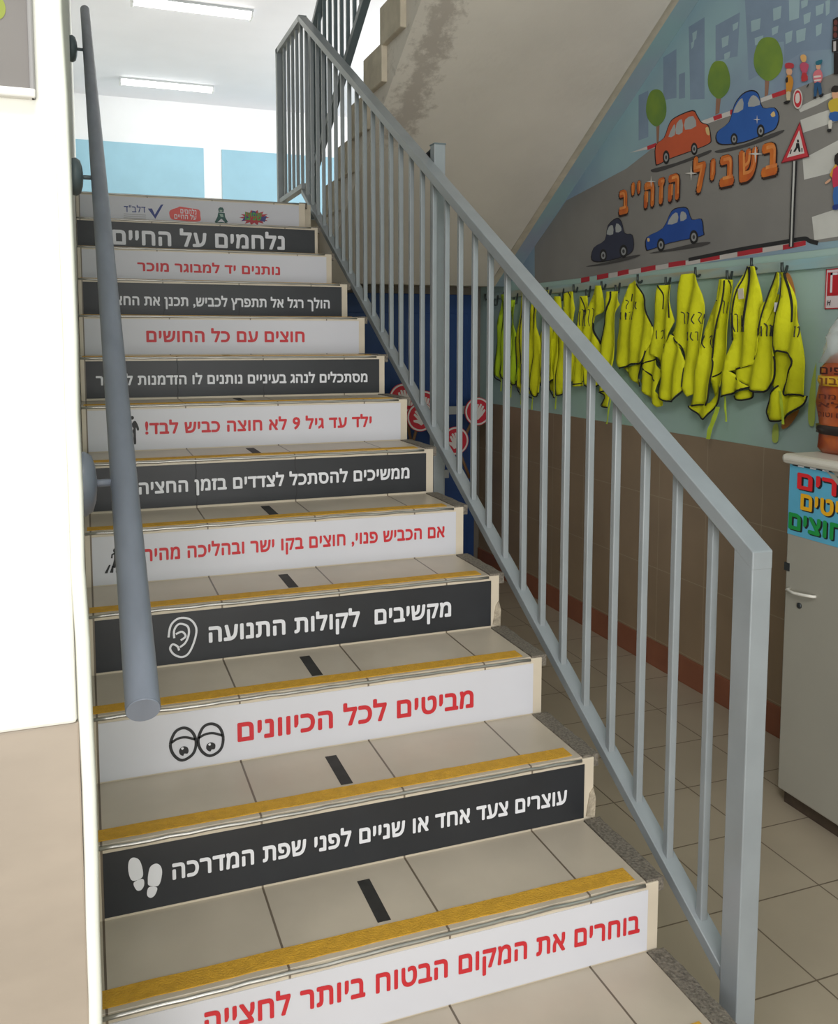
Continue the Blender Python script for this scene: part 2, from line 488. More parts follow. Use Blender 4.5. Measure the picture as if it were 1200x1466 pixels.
# solid body under the tiles
prof = [(-2 * T, FLOOR)]
for k in range(-2, 13):
    prof += [(k * T, k * H if k > -2 else FLOOR), (k * T, (k + 1) * H - 0.012)]
prof = []
prof.append((-2 * T + 0.012, FLOOR))
for k in range(-2, 12):
    prof.append((k * T + 0.012, (k + 1) * H - 0.012)); prof.append(((k + 1) * T + 0.012, (k + 1) * H - 0.012))
prof.append((12 * T + 0.012, 13 * H - 0.02)); prof.append((12 * T + 0.2, 13 * H - 0.02)); prof.append((12 * T + 0.2, 12 * H - 0.3)); prof.append((-0.02, FLOOR))
obj('body', prism(bmesh.new(), prof, 0, XL, XR - 0.004), mat('stair_side_plaster', (150, 140, 124), 0.85, noise=0.1, scale=6, bump=0.3), stair)
rng = random.Random(3)
for k in range(-2, 13):
    zb, zt_ = (k * H), (k + 1) * H
    if k == -2: zb = FLOOR
    y = k * T
    r = obj('riser', B(XL, XR, y, y + 0.012, zb - 0.004, zt_ - 0.003), M_riser, stair, bevel=0.0015)
    if k in (1, 3):                          # broken tile at the open end
        obj('chipped_corner', prism(bmesh.new(), [(XR - 0.022, zb + 0.01), (XR + 0.004, zb + 0.0), (XR + 0.006, zb + 0.055), (XR - 0.002, zb + 0.085), (XR - 0.012, zb + 0.07)], 1, y - 0.003, y + 0.01), M_chip, r)
    depth = T if k < 12 else 0.5
    t = obj('tread', B(XL, 1.190, y + 0.006, y + depth + 0.006, zt_ - 0.012, zt_), M_tread, stair, bevel=0.0012)
    # terrazzo border at the open side, a little proud and ragged
    bm = bmesh.new(); n = 12; pts = []
    for i in range(n + 1): pts.append((1.190 + rng.uniform(-0.001, 0.003), y + 0.004 + (depth - 0.01) * i / n))
    pts += [(XR + 0.016 + rng.uniform(-0.003, 0.003), y + 0.004 + (depth - 0.01) * (n - i) / n) for i in range(n + 1)]
    prism(bm, pts, 2, zt_ - 0.03, zt_ + 0.003)
    obj('terrazzo_edge', bm, M_terr, t)
    if k < 12:
        bm = bmesh.new(); e = []
        wob = lambda: rng.uniform(-0.0015, 0.0015)
        y0, y1 = y + 0.020, y + 0.068
        N = 24
        lo = [(-0.012 + 1.180 * i / N, y0 + wob()) for i in range(N + 1)]; hi = [(-0.012 + (1.172 + 0.008) * i / N, y1 + wob()) for i in range(N + 1)]
        prism(bm, lo + hi[::-1], 2, zt_, zt_ + 0.002)
        s = obj('grip_strip', bm, M_yellow, t); s['label'] = 'yellow grip strip'
        s = obj('guide_mark', B(0.556, 0.586, y + 0.080, y + 0.238, zt_, zt_ + 0.0012), M_blacktape, t); s['label'] = 'short black tape mark'
    # metal nosing bead along the front edge
    bm = bmesh.new(); N = 30
    tube(bm, [(XL + (1.185 - XL) * i / N, y + 0.001 + rng.uniform(-.001, .0005), zt_ - 0.006 + rng.uniform(-0.0012, 0.0012)) for i in range(N + 1)], 0.0045, 6)
    s = obj('nosing_trim', bm, M_nosing, t, True); s['label'] = 'dull metal nosing bead'

# ------------------------------------------------------------------ printed banners on the risers
def face_of(k): return Face((0, k * T, 0), (1, 0, 0), (0, 0, 1), (0, -1, 0))
GB = 'printed sayings on the stair risers'
RB = {   # number: (colour, text, what of it shows between uL and uR, right end px, left end px: (x, y top, y baseline), label)
 0: ('w', 'בוחרים את המקום הבטוח ביותר לחצייה', 'בוחרים את המקום הבטוח ביותר', (915, 1313, 1334), (429.5, 1413, 1447), 'lowest white riser banner, red lettering, cut by the lower edge of the photo'),
 1: ('b', 'עוצרים צעד אחד או שניים לפני שפת המדרכה', None, (811, 1128, 1150), (247, 1238, 1259), 'black riser banner with two white shoe prints'),
 2: ('w', 'מביטים לכל הכיוונים', None, (677.6, 986, 1012), (340, 1036, 1062), 'white riser banner with a pair of cartoon eyes'),
 3: ('b', 'מקשיבים  לקולות התנועה', None, (645.5, 860, 882), (299, 898, 920), 'black riser banner with a white outlined ear'),
 4: ('w', 'אם הכביש פנוי, חוצים בקו ישר ובהליכה מהירה', 'אם הכביש פנוי, חוצים בקו ישר ובהליכה מהיר', (636.4, 753, 769), (206, 786, 804), 'white riser banner with a small crossing walker icon at its left end'),
 5: ('b', 'ממשיכים להסתכל לצדדים בזמן החציה', None, (586, 668.5, 684.6), (199, 691.5, 708), 'black riser banner just above the white one with the crossing icon'),
 6: ('w', 'ילד עד גיל 9 לא חוצה כביש לבד!', None, (532, 597.5, 611), (208, 604, 622), 'white riser banner with a dark standing figure icon and exclamation mark'),
 7: ('b', 'מסתכלים לנהג בעיניים נותנים לו הזדמנות לעצור', None, (526, 534, 547), (137.5, 539, 552), 'black riser banner just above the one with the standing figure icon'),
 8: ('w', 'חוצים עם כל החושים', None, (436, 473, 490), (209.6, 475, 490), 'white riser banner with four red words, fifth banner down from the top'),
 9: ('b', 'הולך רגל אל תתפרץ לכביש, תכנן את החצייה', 'הולך רגל אל תתפרץ לכביש, תכנן את הח', (472, 429.5, 441.7), (177, 424, 437), 'black riser banner with small lettering, two below the large lettered one'),
 10: ('w', 'נותנים יד למבוגר מוכר', None, (401, 381.7, 394), (196.7, 376, 388), 'greyish white riser banner with red words, directly below the large lettered black one'),
 11: ('b', 'נלחמים על החיים', None, (407.7, 337.7, 358), (161, 329, 350), 'dark riser banner with the largest white lettering near the top'),
 12: ('w', None, None, None, None, 'topmost riser banner showing four small coloured logos'),
}
EXT = {0: (0, 1.192), 11: (-0.018, 1.205), 12: (0, 1.185)}
for k, (c, s, shown, R_, L_, lab) in RB.items():
    F = face_of(k)
    x0, x1 = EXT.get(k, (0.0, 1.193))
    if k == 7: x1 = 1.197
    zb = k * H + (0.004 if c == 'w' else 0.008); zt2 = (k + 1) * H - 0.017
    if k in (1, 3): zb = k * H + 0.006
    root = thing('riser_banner', lab, 'banner', (0.6, k * T, k * H + 0.08), GB)
    obj('backing_sheet', B(x0, x1, k * T - 0.0018, k * T - 0.0002, zb, zt2), M_white if c == 'w' else M_black, root)
    if s:
        ur, vr = F.px(R_[0], R_[2]); vr2 = F.px(R_[0], R_[1])[1]
        ul, vl = F.px(L_[0], L_[2]); vl2 = F.px(L_[0], L_[1])[1]
        hgt = ((vr2 - vr) + (vl2 - vl)) / 2
        text('lettering', s, F, ul, ur, vl, vr, hgt, 0.0026, M_red if c == 'w' else M_wprint, root, 0.032, shown)
    if c == 'b' and k in (5, 7, 9):             # creases where the sheet follows the tile joints
        for xj in (0.345, 0.6925):
            rj = random.Random(k * 7 + int(xj * 10))
            pts = [(xj + rj.uniform(-.004, .004), zb + (zt2 - zb) * i / 6) for i in range(rj.choice((4, 7)))]
            flat_obj('crease', F, [stroke(pts, 0.0026)], 0.0022, mat('crease_dark', (24, 25, 28), 0.6), root)
    RB[k] = (root, F)

def P(F, pts, ox, oy, sc): return [F.px(ox + x / sc, oy + y / sc) for x, y in pts]
# 1: shoe prints   (coordinates read at 90,1100, scale 4.005)
root, F = RB[1]
q = lambda pts: P(F, pts, 90, 1100, 4.005)
flat_obj('shoe_print_icon', F, [smooth_closed(q(a)) for a in (
    [(375, 545), (388, 515), (412, 508), (440, 525), (457, 575), (454, 622), (400, 641), (378, 600)],
    [(406, 652), (458, 630), (466, 665), (448, 694), (422, 694)],
    [(490, 600), (502, 560), (535, 542), (562, 560), (568, 605), (548, 668), (494, 668), (487, 640)],
    [(493, 678), (540, 680), (528, 722), (502, 739), (482, 720)])], 0.0026, M_wprint, root)
# 2: eyes (220,1010, scale 8.571)
root, F = RB[2]
q = lambda pts: P(F, pts, 220, 1010, 8.571)
def loop(pts, w, closed=True):
    V = smooth_closed(pts, 6); h = len(V) // 2
    return [stroke(V[:h + 1], w), stroke(V[h:] + V[:1], w)]
eyes = []
w_ = 0.0075
for pts in ([(205, 470), (265, 320), (375, 270), (475, 325), (520, 450), (480, 590), (350, 667), (245, 600)],
            [(545, 420), (605, 265), (710, 220), (810, 270), (852, 400), (815, 540), (690, 612), (585, 550)]):
    eyes += loop(q(pts), w_)
for pts in ([(215, 455), (290, 405), (390, 385), (510, 412)], [(548, 398), (630, 350), (730, 335), (845, 365)]):
    eyes.append(stroke([tuple(v) for v in smooth_open([(*p,) for p in q(pts)])], w_ * 0.85))
flat_obj('eye_outline_icon', F, eyes, 0.0026, M_bprint, root)
pup = []
for pts in ([(310, 560), (325, 520), (370, 495), (415, 510), (428, 550), (415, 585), (375, 585), (362, 612), (325, 598)],
            [(643, 515), (655, 470), (705, 447), (750, 465), (757, 500), (745, 530), (710, 535), (695, 560), (660, 545)]):
    pup.append(smooth_closed(q(pts), 3))
flat_obj('pupil_icon', F, pup, 0.0026, M_bprint, root)
flat_obj('pupil_glint', F, [smooth_closed(q([(335, 525), (350, 508), (370, 515), (355, 538)]), 3), smooth_closed(q([(668, 475), (685, 458), (702, 466), (690, 488)]), 3)], 0.0030, M_wprint, root)
# 3: ear (100,820 scale 1.714)
root, F = RB[3]
q = lambda pts: P(F, pts, 100, 820, 1.714)
ear = [[(242, 158), (248, 128), (268, 111), (295, 114), (310, 135), (306, 165), (292, 196), (275, 206), (256, 200), (246, 186), (252, 175), (264, 180), (268, 190)],
       [(256, 160), (256, 140), (268, 125), (288, 130), (292, 148), (284, 170), (270, 182)],
       [(260, 150), (275, 144), (284, 155), (272, 165)]]
flat_obj('ear_icon', F, [stroke([tuple(v) for v in smooth_open(q(e))], 0.0058) for e in ear], 0.0026, M_wprint, root)
# 4: walker on a crossing (90,640 scale 6.664), half of it behind the handrail
root, F = RB[4]
q = lambda pts: P(F, pts, 90, 640, 6.664)
wk = [q([(397, 1203), (440, 1122), (456, 1122), (425, 1203)]), q([(448, 1197), (470, 1130), (486, 1130), (480, 1197)]), q([(505, 1195), (508, 1130), (524, 1130), (538, 1195)]),
      ell(*F.px(90 + 505 / 6.664, 640 + 985 / 6.664), 0.008, 0.008, 16),
      stroke(q([(500, 1010), (470, 1025), (466, 1060)]), 0.005), stroke(q([(505, 1005), (505, 1070), (485, 1150)]), 0.010), stroke(q([(505, 1070), (530, 1100), (540, 1150)]), 0.008)]
flat_obj('crossing_walker_icon', F, wk, 0.0026, M_bprint, root)
# 6: standing figures (140,580 scale 12)
root, F = RB[6]
q = lambda pts: P(F, pts, 140, 580, 12)
fg = [ell(*F.px(140 + 588 / 12, 580 + 217 / 12), 0.0068, 0.0068, 16)]
fg.append(smooth_closed(q([(612, 280), (640, 268), (670, 300), (708, 395), (700, 435), (676, 430), (655, 380), (655, 500), (660, 655), (636, 672), (614, 655), (612, 490), (590, 470), (592, 440), (612, 400), (575, 340), (590, 312)]), 3))
flat_obj('standing_figure_icon', F, fg, 0.0026, M_bprint, root)
# 12: four logos (160,285 scale 5)
root, F = RB[12]
q = lambda pts: P(F, pts, 160, 285, 5)
M_navy = mat('navy_print', (52, 66, 130), 0.5); M_coral = mat('coral_print', (222, 92, 88), 0.5)
M_lgreen = mat('green_print', (70, 150, 60), 0.5); M_teal = mat('dark_teal_print', (40, 84, 78), 0.5); M_lred = mat('crimson_print', (170, 50, 60), 0.5); M_lilac = mat('indigo_print', (60, 60, 120), 0.5)
ur, vr = F.px(160 + 242 / 5, 285 + 98 / 5); ul, vl = F.px(160 + 88 / 5, 285 + 92 / 5)
text('lettering', 'דלב"ד', F, ul, ur, vl, vr, 0.031, 0.0026, M_navy, root, 0.01)
flat_obj('tick_logo', F, [q([(258, 68), (288, 68), (308, 112), (352, 40), (370, 38), (312, 142)]), ], 0.0026, M_navy, root)
flat_obj('fine_print_lines', F, [q([(86, 104), (245, 114), (245, 117), (86, 107)]), q([(86, 118), (245, 128), (245, 131), (86, 121)]), q([(86, 132), (245, 141), (245, 144), (86, 135)])], 0.0026, mat('grey_print', (150, 148, 146), 0.6), root)
flat_obj('coral_brush_logo', F, [smooth_closed(q([(412, 110), (420, 80), (470, 62), (490, 54), (560, 66), (625, 78), (634, 120), (632, 158), (560, 160), (480, 152), (430, 145)]), 3)], 0.0024, M_coral, root)
for tx, (xr, xl, y) in (('נלחמים', (606, 492, 108)), ('על החיים', (606, 448, 146))):
    ur, vr = F.px(160 + xr / 5, 285 + (y + 4) / 5); ul, vl = F.px(160 + xl / 5, 285 + (y - 6) / 5)
    text('logo_lettering', tx, F, ul, ur, vl, vr, 0.024, 0.0028, M_wprint, root, 0.02)
flat_obj('robed_figure_logo', F, [q([(762, 70), (775, 58), (795, 62), (802, 75), (800, 95), (765, 92)]), q([(762, 96), (808, 100), (812, 130), (832, 165), (815, 172), (785, 140), (752, 170), (736, 166), (756, 128)]), stroke(q([(740, 172), (785, 168), (830, 176)]), 0.006)], 0.0026, M_teal, root)
flat_obj('logo_highlight', F, [q([(772, 78), (792, 79), (790, 90), (774, 89)]), q([(770, 106), (796, 108), (800, 130), (780, 128)])], 0.0029, mat('grey_green_print', (150, 170, 160), 0.6), root)
star = []
for i in range(28):
    a = 2 * math.pi * i / 28; rr = 1.0 if i % 2 == 0 else 0.66
    star.append((1020 + 108 * rr * math.cos(a), 133 + 56 * rr * math.sin(a)))
flat_obj('starburst_logo', F, [q(star)], 0.0024, M_lred, root)
flat_obj('starburst_points', F, [q([(1000, 120), (1005, 82), (1030, 88), (1040, 120)]), q([(1060, 130), (1110, 120), (1095, 165), (1060, 155)]), q([(960, 150), (930, 160), (955, 120), (985, 130)])], 0.0026, M_lilac, root)
ur, vr = F.px(160 + 1072 / 5, 285 + 155 / 5); ul, vl = F.px(160 + 955 / 5, 285 + 148 / 5)
text('logo_lettering', 'שפיצו', F, ul, ur, vl, vr, 0.042, 0.0030, M_lgreen, root, 0.03)

# ------------------------------------------------------------------ pipe handrail on the left wall
p0 = at(205, 1016, 0, 0.056); p1 = at(121.5, 14, 0, 0.056)
hr = thing('pipe_handrail', 'thick grey pipe handrail running up along the left wall', 'handrail', tuple(p0))
dirv = (p1 - p0).normalized()
bm = bmesh.new(); tube(bm, [p0 + (p1 - p0) * i / 40 for i in range(41)], 0.0235, 24, cap=False)
obj('pipe', bm, M_pipe, hr, True)
bm = bmesh.new(); tube(bm, [p0 + dirv * 0.0, p0 - dirv * 0.0015], [0.0232, 0.0225], 24); obj('end_cap', bm, M_pipe, hr)
for py in (690, 255, 72):
    lo, hi = 0.0, 1.0
    for _ in range(40):
        mid = (lo + hi) / 2; w = p0 + (p1 - p0) * mid - CAM
        if PY - FPX * w.dot(CU) / w.dot(CF) > py: lo = mid
        else: hi = mid
    c = p0 + (p1 - p0) * lo
    br = obj('wall_bracket', tube(bmesh.new(), [(-0.012, c.y, c.z - 0.0), (c.x - 0.01, c.y, c.z - 0.0)], 0.007, 10), M_raildark if py < 300 else M_pipe, hr, True)
    bm = bmesh.new()
    lathe(bm, [(0.056, -0.022), (0.058, -0.010), (0.050, 0.002), (0.030, 0.008), (0.012, 0.010)], (0, c.y, c.z), 0, 24)
    obj('rosette', bm, M_raildark if py < 300 else M_pipe, br, True)

# ------------------------------------------------------------------ stair railing on the open side
x0, x1 = 1.290, 1.342; xm = (x0 + x1) / 2
rl = thing('stair_railing', 'grey painted steel railing with square bars on the open side of the lower stairs', 'railing', (xm, -0.17, FLOOR))
ztop = lambda y: 1.104 + 0.585 * y
zbot = lambda y: 0.070 + 0.576 * y
YE = 3.93
obj('newel_post', prism(bmesh.new(), [(-0.195, FLOOR), (-0.138, FLOOR), (-0.138, ztop(-0.138) - 0.02), (-0.1965, ztop(-0.195) - 0.02)], 0, x0 + 0.0004, x1 - 0.0004), M_rail, rl, bevel=0.0025)
obj('top_rail', bar(bmesh.new(), (xm, -0.197, ztop(-0.197) - 0.018), (xm, YE, ztop(YE) - 0.018), x1 - x0, 0.040), M_rail, rl, bevel=0.0025)
obj('bottom_rail', bar(bmesh.new(), (xm, -0.140, zbot(-0.140) + 0.018), (xm, YE - 0.02, zbot(YE - 0.02) + 0.018), x1 - x0 - 0.008, 0.034), M_rail, rl, bevel=0.0025)
y = -0.048
while y < YE - 0.05:
    obj('baluster', B(xm - 0.0095, xm + 0.0095, y, y + 0.019, zbot(y) + 0.02, ztop(y) - 0.03), M_rail, rl, bevel=0.0025)
    y += 0.1335
# level part that guards the landing
zt3, zb3 = ztop(YE) - 0.018, 2.375
obj('landing_top_rail', bar(bmesh.new(), (xm, YE - 0.01, zt3), (xm, 4.62, zt3), x1 - x0, 0.040), M_rail, rl, bevel=0.0025)
obj('landing_bottom_rail', bar(bmesh.new(), (xm, YE - 0.03, zb3), (xm, 4.62, zb3), x1 - x0 - 0.008, 0.034), M_rail, rl, bevel=0.0025)
for i in range(5):
    y = YE + 0.02 + i * 0.125
    bl = obj('baluster', B(xm - 0.0095, xm + 0.0095, y, y + 0.019, zb3, zt3), M_rail, rl, bevel=0.0025)
obj('end_post', B(x0, x1, 4.58, 4.63, 2.21, zt3 + 0.019), M_rail, rl, bevel=0.0025)
ps = obj('support_post', B(1.345, 1.393, 1.77, 1.818, FLOOR, 2.215), M_rail, rl, bevel=0.003)
obj('post_cap', B(1.343, 1.395, 1.768, 1.820, 2.213, 2.218), M_raildark, ps)
bm = bmesh.new(); bar(bm, (1.369, 1.82, 2.205), (1.369, 1.96, 2.185), 0.03, 0.008); obj('fixing_clip', bm, M_darkmetal, ps)

# ------------------------------------------------------------------ upper flight, seen from below
uf = thing('upper_staircase', 'upper flight of stairs with a plain beige sloping underside', 'staircase', (2.1, 4.18, 2.0))
sof = lambda y: 3.077 - 0.6132 * (y - 2.111)
YT = -1.2
NOS = 3.93; T2 = 0.287
sl = bmesh.new()
poly = [(4.185, 1.80), (4.185, 2.21), (NOS + 0.1, 2.21)]
n = 1; y = NOS
while y > YT + 0.3:
    z = 2.21 + 0.176 * n
    poly += [(y, z - 0.176), (y, z)]; n += 1; y -= T2
poly += [(y, 2.21 + 0.176 * (n - 1)), (y, sof(y))]
poly = [(a, min(b, 4.9)) for a, b in poly]
prism(sl, poly, 0, 1.475, WALLX - 0.16)
obj('sloping_slab', sl, M_soffit, uf)
# strip along the wall: beige lip then painted blue band, level with the slab
bm = bmesh.new(); prism(bm, [(4.185, 1.80), (4.185, 2.05), (YT, sof(YT) + 0.25), (YT, sof(YT) - 0.0)], 0, WALLX - 0.155, WALLX - 0.105)
obj('plaster_lip', bm, M_soffedge, uf)
bm = bmesh.new(); prism(bm, [(4.185, 1.80), (4.185, 2.05), (YT, sof(YT) + 0.25), (YT, sof(YT))], 0, WALLX - 0.105, WALLX)
obj('painted_band', bm, mat('blue_green_band_paint', (142, 174, 176), 0.75, rgb2=(150, 160, 176), scale=2.2, noise=0.1), uf)['label'] = 'blue painted band along the wall'
n = 1; y = NOS
while y > YT + 0.3:
    z = 2.21 + 0.176 * n
    if z > 4.8: break
    obj('step_end', B(1.446, 1.480, y - T2 - 0.02, y + 0.01, z - 0.190, z), M_soffedge, uf, bevel=0.006)
    n += 1; y -= T2
ur_ = thing('upper_railing', 'dark grey steel railing on the upper flight above the lower one', 'railing', (1.425, 4.0, 2.3))
zr = lambda y: 3.06 + 0.600 * (3.22 - y)
obj('bottom_rail', bar(bmesh.new(), (1.435, 4.15, zr(4.15)), (1.435, 0.6, zr(0.6)), 0.042, 0.05), M_raildark, ur_, bevel=0.003)
obj('top_rail', bar(bmesh.new(), (1.435, 4.15, zr(4.15) + 0.86), (1.435, 1.1, zr(1.1) + 0.86), 0.05, 0.04), M_raildark, ur_, bevel=0.003)
y = 4.10
while y > 1.3:
    obj('baluster', B(1.425, 1.445, y, y + 0.02, zr(y), min(zr(y) + 0.85, 4.93)), M_raildark, ur_, bevel=0.002)
    y -= 0.13
obj('end_post', B(1.41, 1.46, 4.14, 4.19, 2.21, zr(4.15) + 0.88), M_raildark, ur_, bevel=0.003)

# ------------------------------------------------------------------ ceiling lights upstairs
M_lamp = emis('lit_diffuser', (255, 255, 250), 9)
def ceiling_light(cx, cy, lab):
    t = thing('ceiling_light', lab, 'ceiling light', (cx, cy, 4.94), 'fluorescent fittings upstairs')
    obj('housing', B(cx - 0.63, cx + 0.63, cy - 0.085, cy + 0.085, 4.915, 4.94), mat('lamp_housing', (200, 204, 206), 0.5), t, bevel=0.004)
    bm = bmesh.new(); pr = []
    for i in range(9):
        a = math.pi * i / 8; pr.append((cy - 0.075 * math.cos(a), 4.916 - 0.055 * math.sin(a)))
    prism(bm, pr, 0, cx - 0.6, cx + 0.6)
    obj('diffuser', bm, M_lamp, t)
    for sx in (-1, 1):
        obj('end_cap', B(cx + sx * 0.615 - 0.015, cx + sx * 0.615 + 0.015, cy - 0.08, cy + 0.08, 4.858, 4.92), mat('lamp_end', (225, 226, 226), 0.4), t, bevel=0.01)
ceiling_light(1.19, 11.5, 'lit fluorescent ceiling light fully in view upstairs')
ceiling_light(1.19, 8.38, 'lit fluorescent ceiling light cut by the top edge of the photo')

# ------------------------------------------------------------------ framed sheet on the left wall end
Fl = Face((0, -0.588, 0), (1, 0, 0), (0, 0, 1), (0, -1, 0))
br_ = Fl.px(52, 144)
bx, bz = br_
fb = thing('wall_poster', 'grey framed poster sheet on the white plaster at the upper left', 'poster', (bx - 0.2, -0.59, bz))
obj('sheet', B(bx - 0.42, bx - 0.004, -0.594, -0.588, bz + 0.006, bz + 0.62), mat('grey_poster_sheet', (112, 108, 104), 0.55, noise=0.05, scale=7), fb)
bm = bmesh.new(); box(bm, bx - 0.42, bx, -0.600, -0.588, bz, bz + 0.010); obj('bottom_bar', bm, mat('pale_rail', (214, 212, 206), 0.4), fb, bevel=0.002)
bm = bmesh.new(); box(bm, bx - 0.006, bx, -0.599, -0.588, bz, bz + 0.62); obj('side_bar', bm, mat('grey_rail', (140, 138, 136), 0.4), fb, bevel=0.002)
flat_obj('green_print_spot', Face((0, -0.594, 0), (1, 0, 0), (0, 0, 1), (0, -1, 0)), [ell(*Fl.px(-3, 14), 0.008, 0.012)], 0.0006, mat('olive_print', (130, 140, 50), 0.6), fb)

# ------------------------------------------------------------------ mural on the right wall
FW = Face((WALLX, 0, 0), (0, -1, 0), (0, 0, 1), (-1, 0, 0))
def A(pts): return P(FW, pts, 780, 0, 2.857)        # two reading grids of the photograph
def Cc(pts): return P(FW, pts, 880, 100, 3.75)
mu = thing('wall_mural', 'painted street mural with cars, trees and children crossing', 'mural', (WALLX, 2.4, 2.2))
L = [0.0012]
def paint(name, polys, rgb, label=None, parent=None, m2=None, h=None):
    L[0] += 0.00004
    for p in polys:
        L[0] += 0.00002
        o = flat_obj(name, FW, [p], h or L[0], m2 or mat('mural_%d_%d_%d' % rgb, rgb, 0.75, noise=0.05, scale=7), parent or mu)
    if label: o['label'] = label
    return o
mb1 = FW.px(780, 411); mb2 = FW.px(1190, 346)
zlo = 1.80
soffy = lambda u: sof(-u) - 0.004
sky = [(-4.16, 1.80), (-3.98, 1.80), (2.0, 1.80), (2.0, 4.8), (0.72, 4.8)]
sky = [(-4.05, 1.80), (0.5, 1.80), (0.5, soffy(0.5)), (-4.05, soffy(-4.05))]
paint('painted_sky', [sky], (150, 178, 190), m2=mat('mural_sky', (152, 186, 192), 0.75, rgb2=(132, 150, 172), scale=1.3))
# far buildings
bld = [[(486, 235), (540, 200), (540, 400), (486, 410)], [(590, 110), (655, 70), (655, 405), (596, 408)], [(550, 305), (575, 295), (575, 400), (550, 405)],
       [(700, 105), (800, 50), (790, 230), (700, 250)], [(820, 0), (1195, -60), (1195, 200), (1060, 210), (980, 260), (980, 170), (830, 190)], [(1100, 60), (1160, 50), (1160, 190), (1105, 195)],
       [(385, 390), (425, 370), (425, 560), (385, 575)], [(830, 190), (905, 180), (890, 300), (835, 330)]]
paint('painted_buildings', [A(b) for b in bld], (128, 148, 170))
wn = []
for X, Y, w, h in ((935, 30, 35, 50), (1000, -10, 45, 90), (930, 110, 28, 30), (985, 130, 30, 45), (1030, 120, 40, 50), (1060, 55, 30, 40), (1110, 100, 26, 44), (725, 150, 30, 40), (735, 215, 26, 26), (845, 80, 40, 45), (860, 150, 36, 30), (605, 130, 20, 34), (600, 170, 14, 26), (1050, 0, 30, 30), (1110, 20, 34, 40), (1150, 0, 20, 60), (770, 95, 24, 26)):
    wn.append(A([(X, Y + 6), (X + w, Y - 6), (X + w - 4, Y + h - 6), (X + 2, Y + h + 6)]))
paint('painted_windows', wn, (158, 184, 192))
road = A([(90, 820), (335, 690), (450, 600), (650, 500), (890, 412), (1000, 375), (1110, 330), (1195, 295), (1290, 250), (1290, 960), (1120, 992), (1070, 985), (600, 1062), (150, 1150), (-40, 1190), (-40, 985)])
i_ = 9
road = road[:i_] + [(0.5, road[i_ - 1][1] + 0.10), (0.5, 1.80)] + road[i_ + 1:]
zz = 1.80
road = [(max(-4.04, u), min(max(v, zz), soffy(u) if u > -4.04 else 1.82)) for u, v in road]
paint('painted_road', [road], (136, 134, 132), m2=mat('mural_road', (138, 136, 132), 0.75, rgb2=(122, 120, 118), scale=1.5))
# zebra stripes
paint('painted_zebra_crossing', [Cc(p) for p in (
    [(1000, 270), (1100, 232), (1200, 200), (1290, 160), (1290, 235), (1200, 275), (1015, 338)], [(1012, 478), (1200, 380), (1290, 340), (1290, 500), (1200, 545), (1020, 590)],
    [(1062, 790), (1200, 745), (1290, 715), (1290, 880), (1200, 895), (1075, 915)], [(985, 205), (1090, 150), (1180, 118), (1200, 130), (1090, 190), (1000, 228)])], (206, 206, 200))
# kerb stripes
paint('painted_kerb', [A([(350, 625), (450, 588), (560, 540), (650, 492), (770, 450), (890, 400), (990, 365), (992, 382), (890, 418), (770, 470), (650, 512), (560, 552), (450, 606)])], (206, 202, 198))
paint('painted_kerb_red', [A(p) for p in ([(420, 598), (458, 584), (458, 600), (422, 614)], [(690, 477), (725, 464), (728, 482), (695, 494)], [(760, 450), (775, 446), (775, 466), (760, 470)], [(930, 385), (988, 365), (990, 384), (934, 402)], [(560, 540), (600, 520), (602, 534), (562, 552)])], (190, 50, 60))
zk = lambda X0, X1, Y0, Y1: A([(X0, Y0), (X1, Y1), (X1, Y1 + 20), (X0, Y0 + 20)])
paint('painted_kerb', [zk(265, 1070, 1118, 985)], (196, 190, 186))
paint('painted_kerb_red', [zk(*a) for a in ((150, 185, 1137, 1130), (215, 262, 1125, 1116), (300, 345, 1110, 1100), (395, 455, 1095, 1084), (508, 578, 1074, 1064), (638, 718, 1054, 1040), (790, 893, 1030, 1012), (976, 1070, 1003, 983))], (178, 44, 56))
paint('painted_kerb_line', [stroke([tuple(v) for v in smooth_open(A([(590, 1062), (700, 1040), (800, 1020), (900, 1003), (980, 990), (1062, 976), (1085, 985), (1120, 995)]))], 0.018)], (40, 40, 42))
